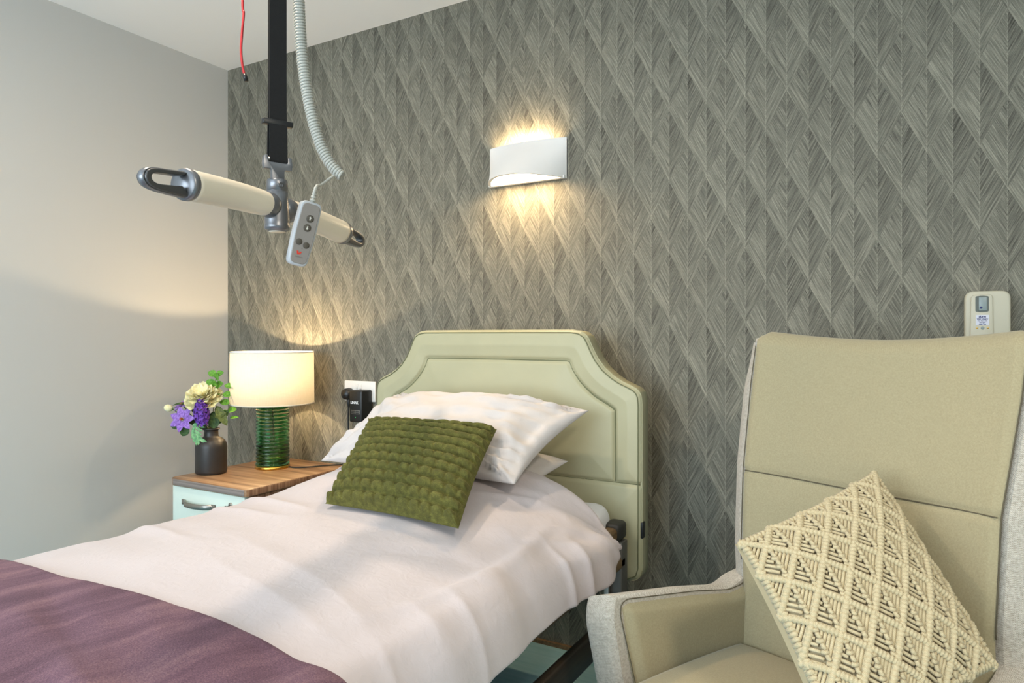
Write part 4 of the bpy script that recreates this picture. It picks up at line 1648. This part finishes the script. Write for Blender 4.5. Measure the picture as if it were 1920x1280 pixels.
# outer shell wrapped around it
ns = 61
zs = np.linspace(.24, 1.0, 60)
rings = []
for k in range(70):
    v = k / 69
    row = []
    for i in range(ns):
        t = -1 + 2 * i / (ns - 1)
        zt_ = float(back_top(t)) - .006
        z = .24 + v * (zt_ - .24)
        hw2 = float(cw_half(z))
        row.append((t, z, hw2))
    rings.append(row)
fr, bk = [], []
for row in rings:
    a1, b1 = [], []
    for t, z, hw2 in row:
        yb = float(back_y(t, z))
        thick = .075 * (1 - .25 * max(0, (z - .8) / .3))
        taper = 1 - float(sstep(.95, 1.11, z)) * .35
        a1.append(ch(t * (hw2 + .010), yb - .014, z))
        b1.append(ch(t * (hw2 + .054 * taper), yb - thick, z))
    fr.append(a1)
    bk.append(b1)
fr, bk = np.array(fr), np.array(bk)
# wing edge: rounded border from inner seam out to the back
sh_ = MB()
sh_.grid(fr)
sh_.grid(bk[:, ::-1])
for side, i in ((-1, 0), (1, ns - 1)):
    cols = []
    zcol = np.array([r[i][1] for r in rings])
    for a_ in np.linspace(0, 1, 9):
        hw2 = cw_half(zcol)
        taper = 1 - sstep(.95, 1.11, zcol) * .35
        xo = hw2 + .010 + (.050 * taper) * min(1, a_ / .75) - .006 * max(0, a_ - .75) / .25
        yb = back_y(1.0, zcol)
        thick = .075 * (1 - .25 * np.clip((zcol - .8) / .3, 0, None))
        y_ = yb - .014 - .046 * min(1, a_ / .75) ** 1.5 - (thick - .060) * max(0, a_ - .75) / .25
        cols.append(ch(side * xo, y_, zcol))
    cols = np.array(cols)
    if side < 0:
        cols = cols[::-1]
    sh_.grid(cols.transpose(1, 0, 2))
    # join back
cap_o = []
for a_ in np.linspace(0, 1, 7):
    p_ = fr[-1] * (1 - a_) + bk[-1] * a_
    p_ = p_ + np.array([0, 0, .010 * math.sin(a_ * PI)])
    cap_o.append(p_)
sh_.grid(np.array(cap_o))
shell = sh_.build('outer_shell', M['chair_out'], chair)
# stitched line between inner and outer fabric
for side in (-1, 1):
    zc_ = np.linspace(.58, 1.085, 60)
    MB().tube(ch(side * (cw_half(zc_) + .002), back_y(1.0, zc_) - .006, zc_), .0012, 6).build('stitch_line', M['thread'], shell)

# arms
def arm(side):
    yb, yf = -.03, .432
    # side profile (y, z) of the arm; rises into the wing at the back
    prof_ = round_poly([(yf - .075, .10), (yf, .530), (yf - .012, .566), (.19, .545), (.085, .529), (.045, .532), (.012, .548), (yb, .552), (yb, .10)], [.01, .030, .0, .03, .02, .03, .02, .0, .01], 6)
    inn_x = .262

    def flare(y, z):
        return .034 * np.clip(y / .4, 0, 1.2) + .012 * np.clip((z - .36) / .2, 0, 1) - .012

    n = len(prof_)
    secs = []
    for (q, ins) in ((0, .014), (.06, .006), (.16, .001), (.3, 0), (.75, .001), (.9, .007), (.97, .016), (1, .028)):
        sc_ = []
        for p_ in prof_:
            d_ = p_ - np.array([.2, .34])
            L = np.linalg.norm(d_)
            z = p_[1] - (d_[1] / L) * ins - .024 * q * float(sstep(.40, .5, p_[1]))
            y = p_[0] - (d_[0] / L) * ins + .012 * q * float(sstep(.3, .42, p_[0]))
            x = side * (inn_x + q * .078 + float(flare(y, z)))
            sc_.append(ch(x, y, z))
        secs.append(sc_)
    secs = np.array(secs)
    mb = MB().grid(secs.transpose(1, 0, 2), wrapu=True)
    mb.add(secs[0], [tuple(range(n))])
    mb.add(secs[-1], [tuple(range(n))])
    a_o = mb.build('arm', M['chair_out'], chair)
    sharp(a_o, 60)
    # inner padded panel, proud of the arm's inner face
    ns_, nt_ = 60, 50
    fr_ = lambda z: np.interp(z, [.20, .56], [yf - .100, yf - .022])
    P_, rim_ = [], []
    for i in range(ns_):
        s_ = (i / (ns_ - 1)) ** .8
        yy = -.06 + s_ * (yf - .022 + .06)
        base = float(np.interp(yy, [-.06, .045, .085, .19, yf - .03], [.560, .520, .516, .532, .552]))
        k_ = max(0.0, (s_ - .93) / .07)
        zt_ = base - .032 * (1 - math.sqrt(max(0.0, 1 - k_ * k_)))
        row = []
        for j in range(nt_):
            t_ = (j / (nt_ - 1)) ** .8
            z = .20 + t_ * (zt_ - .20)
            y = -.06 + s_ * (float(fr_(z)) + .06)
            dist = min((1 - s_) * .45, zt_ - z)
            off = .004 - .016 * float(sstep(0, .030, dist))
            row.append(ch(side * (inn_x + float(flare(y, z)) + off), y, z))
            if j == nt_ - 1:
                rim_.append((y, z))
        P_.append(row)
    for j in range(nt_ - 2, -1, -1):
        z = .20 + (j / (nt_ - 1)) ** .8 * (zt_ - .20)
        rim_.append((float(fr_(z)), z))
    MB().grid(np.array(P_)).build('arm_panel', M['chair_in'], chair)
    MB().tube(np.array([ch(side * (inn_x + float(flare(y, z)) - .001), y, z) for y, z in rim_]), .0011, 6).build('stitch_line', M['thread'], a_o)
    return a_o


arm(-1)
arm(1)
# seat cushion: crowned, rounded front
nx_, ny_ = 50, 50
uu, ww = np.meshgrid(np.linspace(-1, 1, nx_), np.linspace(0, 1, ny_), indexing='ij')
ysx = .045 + ww * .44
sxw = .262
er = np.minimum(1 - np.abs(uu), np.minimum(ww, 1 - ww) * 1.6)
zse = .395 + .040 * (1 - np.abs(uu) ** 2.5) * (1 - np.abs(2 * ww - 1) ** 2.5) - .05 * (1 - sstep(0, .10, er)) ** 2
topg = ch(uu * sxw, ysx, zse)
bot = ch(uu * sxw, ysx, np.full_like(zse, .30))
cm = MB().grid(topg).grid(bot[:, ::-1])
for A, B in ((topg[0], bot[0]), (topg[-1], bot[-1]), (topg[:, 0], bot[:, 0]), (topg[:, -1], bot[:, -1])):
    cm.grid(np.stack([A, B], 1))
cm.build('seat_cushion', M['chair_in'], chair)
Mc = np.array([EX, EY, [0, 0, 1.0]])
box('seat_base', (-.29, .0, .17), (.29, .43, .31), M['chair_out'], chair, .02, 3, Mc, CO)
for sx_ in (-.25, .25):
    for sy_ in (.03, .38):
        p = ch(sx_, sy_, 0)
        MB().tube([p, p + np.array([0, 0, .09]), p + np.array([0, 0, .175])], [.014, .019, .022], 16).build('leg', M['beech'], chair)

# ------------------------------------------------------------------ macrame cushion
cA, cB, cC = ray_pt(1637, 885, 1.335), ray_pt(1380, 1018, 1.20), ray_pt(1868, 1252, 1.085)
cD = cB + cC - cA + np.array([0, 0, .015])
mc = thing('macrame_cushion', tuple(cD), 'cream knotted macrame cushion standing on its corner in the armchair', 'cushion')
C4 = np.array([cA, cC, cD, cB])      # u: A->C, v: A->B
nrm = np.cross(C4[3] - C4[0], C4[1] - C4[0])
nrm /= np.linalg.norm(nrm)
if nrm @ (CAM - cA) < 0:
    nrm = -nrm
TM = .062


def cush(U, V, off=0.0):
    U, V = np.asarray(U, float), np.asarray(V, float)
    uu_, vv_ = 2 * U - 1, 2 * V - 1
    pin = .055
    Up = U - pin * np.sin(PI * np.clip(V, 0, 1)) * uu_ * np.abs(uu_) * .5
    Vp = V - pin * np.sin(PI * np.clip(U, 0, 1)) * vv_ * np.abs(vv_) * .5
    P_ = ((1 - Up) * (1 - Vp))[..., None] * C4[0] + (Up * (1 - Vp))[..., None] * C4[1] + (Up * Vp)[..., None] * C4[2] + ((1 - Up) * Vp)[..., None] * C4[3]
    h = (np.clip(1 - np.abs(uu_) ** 2.4, 0, 1) * np.clip(1 - np.abs(vv_) ** 2.4, 0, 1)) ** .55
    return P_ + (h * TM + off)[..., None] * nrm


u = np.linspace(0, 1, 50)
U, V = np.meshgrid(u, u, indexing='ij')
a = cush(U, V, -.004)
uu_, vv_ = 2 * U - 1, 2 * V - 1
hb2 = (np.clip(1 - np.abs(uu_) ** 2.4, 0, 1) * np.clip(1 - np.abs(vv_) ** 2.4, 0, 1)) ** .55
bck = cush(U, V, 0) - (hb2 * TM * 1.55 + .004)[..., None] * nrm
MB().grid(a).grid(bck[:, ::-1]).build('lining', M['cord_back'], mc)

STEP = .2
side_len = np.linalg.norm(C4[1] - C4[0])
# ridge lines: u+v = c (across) and u-v = c (down)
def ridge(c, kind):
    if kind == 0:
        lo, hi = max(0, c - 1), min(1, c)
        f = lambda s: (lo + (hi - lo) * s, c - (lo + (hi - lo) * s))
    else:
        lo, hi = max(0, c), min(1, 1 + c)
        f = lambda s: (lo + (hi - lo) * s, lo + (hi - lo) * s - c)
    L = (hi - lo) * math.sqrt(2) * side_len * .95
    if L < .05:
        return
    turns_ = max(3, int(L / .0068))
    n = turns_ * 5
    s = np.linspace(.01, .99, n)
    uv = np.array([f(x) for x in s])
    P_ = cush(uv[:, 0], uv[:, 1], .0035)
    r = .0056 * (1 + .16 * np.cos(np.arange(n) / 5 * 2 * PI))
    MB().tube(P_, r, 9, up=tuple(nrm)).build('knotted_ridge', M['cord'], mc)


cs = [STEP * k for k in range(1, 10)]
for c in cs:
    ridge(c, 0)
for c in [STEP * k for k in range(-4, 5)]:
    ridge(c, 1)

# cells between the ridges.  p runs down (u+v), q runs across (u-v)
rg = random.Random(3)
for i in range(10):
    for j in range(-5, 5):
        p0, q0 = i * STEP, j * STEP
        # the cell: p in [p0, p0+STEP], q in [q0, q0+STEP]
        def uvp(p, q):
            pp, qq = p0 + p * STEP, q0 + q * STEP
            return (pp + qq) / 2, (pp - qq) / 2
        cu, cv = uvp(.5, .5)
        if not (-.03 < cu < 1.03 and -.03 < cv < 1.03):
            continue
        mb = MB()

        def cord(pq, r, off):
            uv = np.array([uvp(p, q) for p, q in pq])
            ok = ((uv > .006) & (uv < .994)).all(1)
            uv = uv[ok]
            if len(uv) < 2:
                return
            P_ = cush(uv[:, 0], uv[:, 1], off)
            mb.tube(P_, r, 6, up=tuple(nrm))
        # lower-left half: cords across (q direction), ending at the middle chain
        for k in range(6):
            p = .18 + k * .145
            q1 = p - .10
            if q1 < .12:
                continue
            cord([(p, q) for q in np.linspace(.04, q1, 5)], .0029, .0008)
        # upper-right half: cords down (p direction)
        for k in range(6):
            q = .24 + k * .135
            p1 = q - .10
            if p1 < .1:
                continue
            cord([(p, q) for p in np.linspace(.06, p1 + .02, 5)], .0029, .0008)
        # the chain of slanting half hitches on the diagonal
        for k in range(7):
            d_ = .14 + k * .118
            sg = 1 if k % 2 else -1
            w = .10
            cord([(d_ - w + .03, d_ - w * .2 - .02 * sg), (d_, d_ + .02 * sg), (d_ + w * .3, d_ + w + .02)] if k % 2 else [(d_ + .02, d_ - w - .02), (d_ + .01, d_), (d_ - w * .5, d_ + w)], .0036, .0038)
        if mb.n:
            mb.build('knotted_cell', M['cord'], mc)
# loopy edging
for side in range(4):
    mb = MB()
    n = 44
    for k in range(n):
        t = (k + .5) / n
        a0 = .008
        uv = [(t, a0), (1 - a0, t), (t, 1 - a0), (a0, t)][side]
        uv2 = [(t + .012, a0 + .028), (1 - a0 - .028, t + .012), (t + .012, 1 - a0 - .028), (a0 + .028, t + .012)][side]
        P_ = cush(np.clip(np.array([uv[0], (uv[0] + uv2[0]) / 2, uv2[0]]), 0, 1), np.clip(np.array([uv[1], (uv[1] + uv2[1]) / 2, uv2[1]]), 0, 1), .0015)
        P_[1] += nrm * .003
        mb.tube(P_, [.0040, .0046, .0036], 7, up=tuple(nrm))
    mb.build('looped_edging', M['cord'], mc)
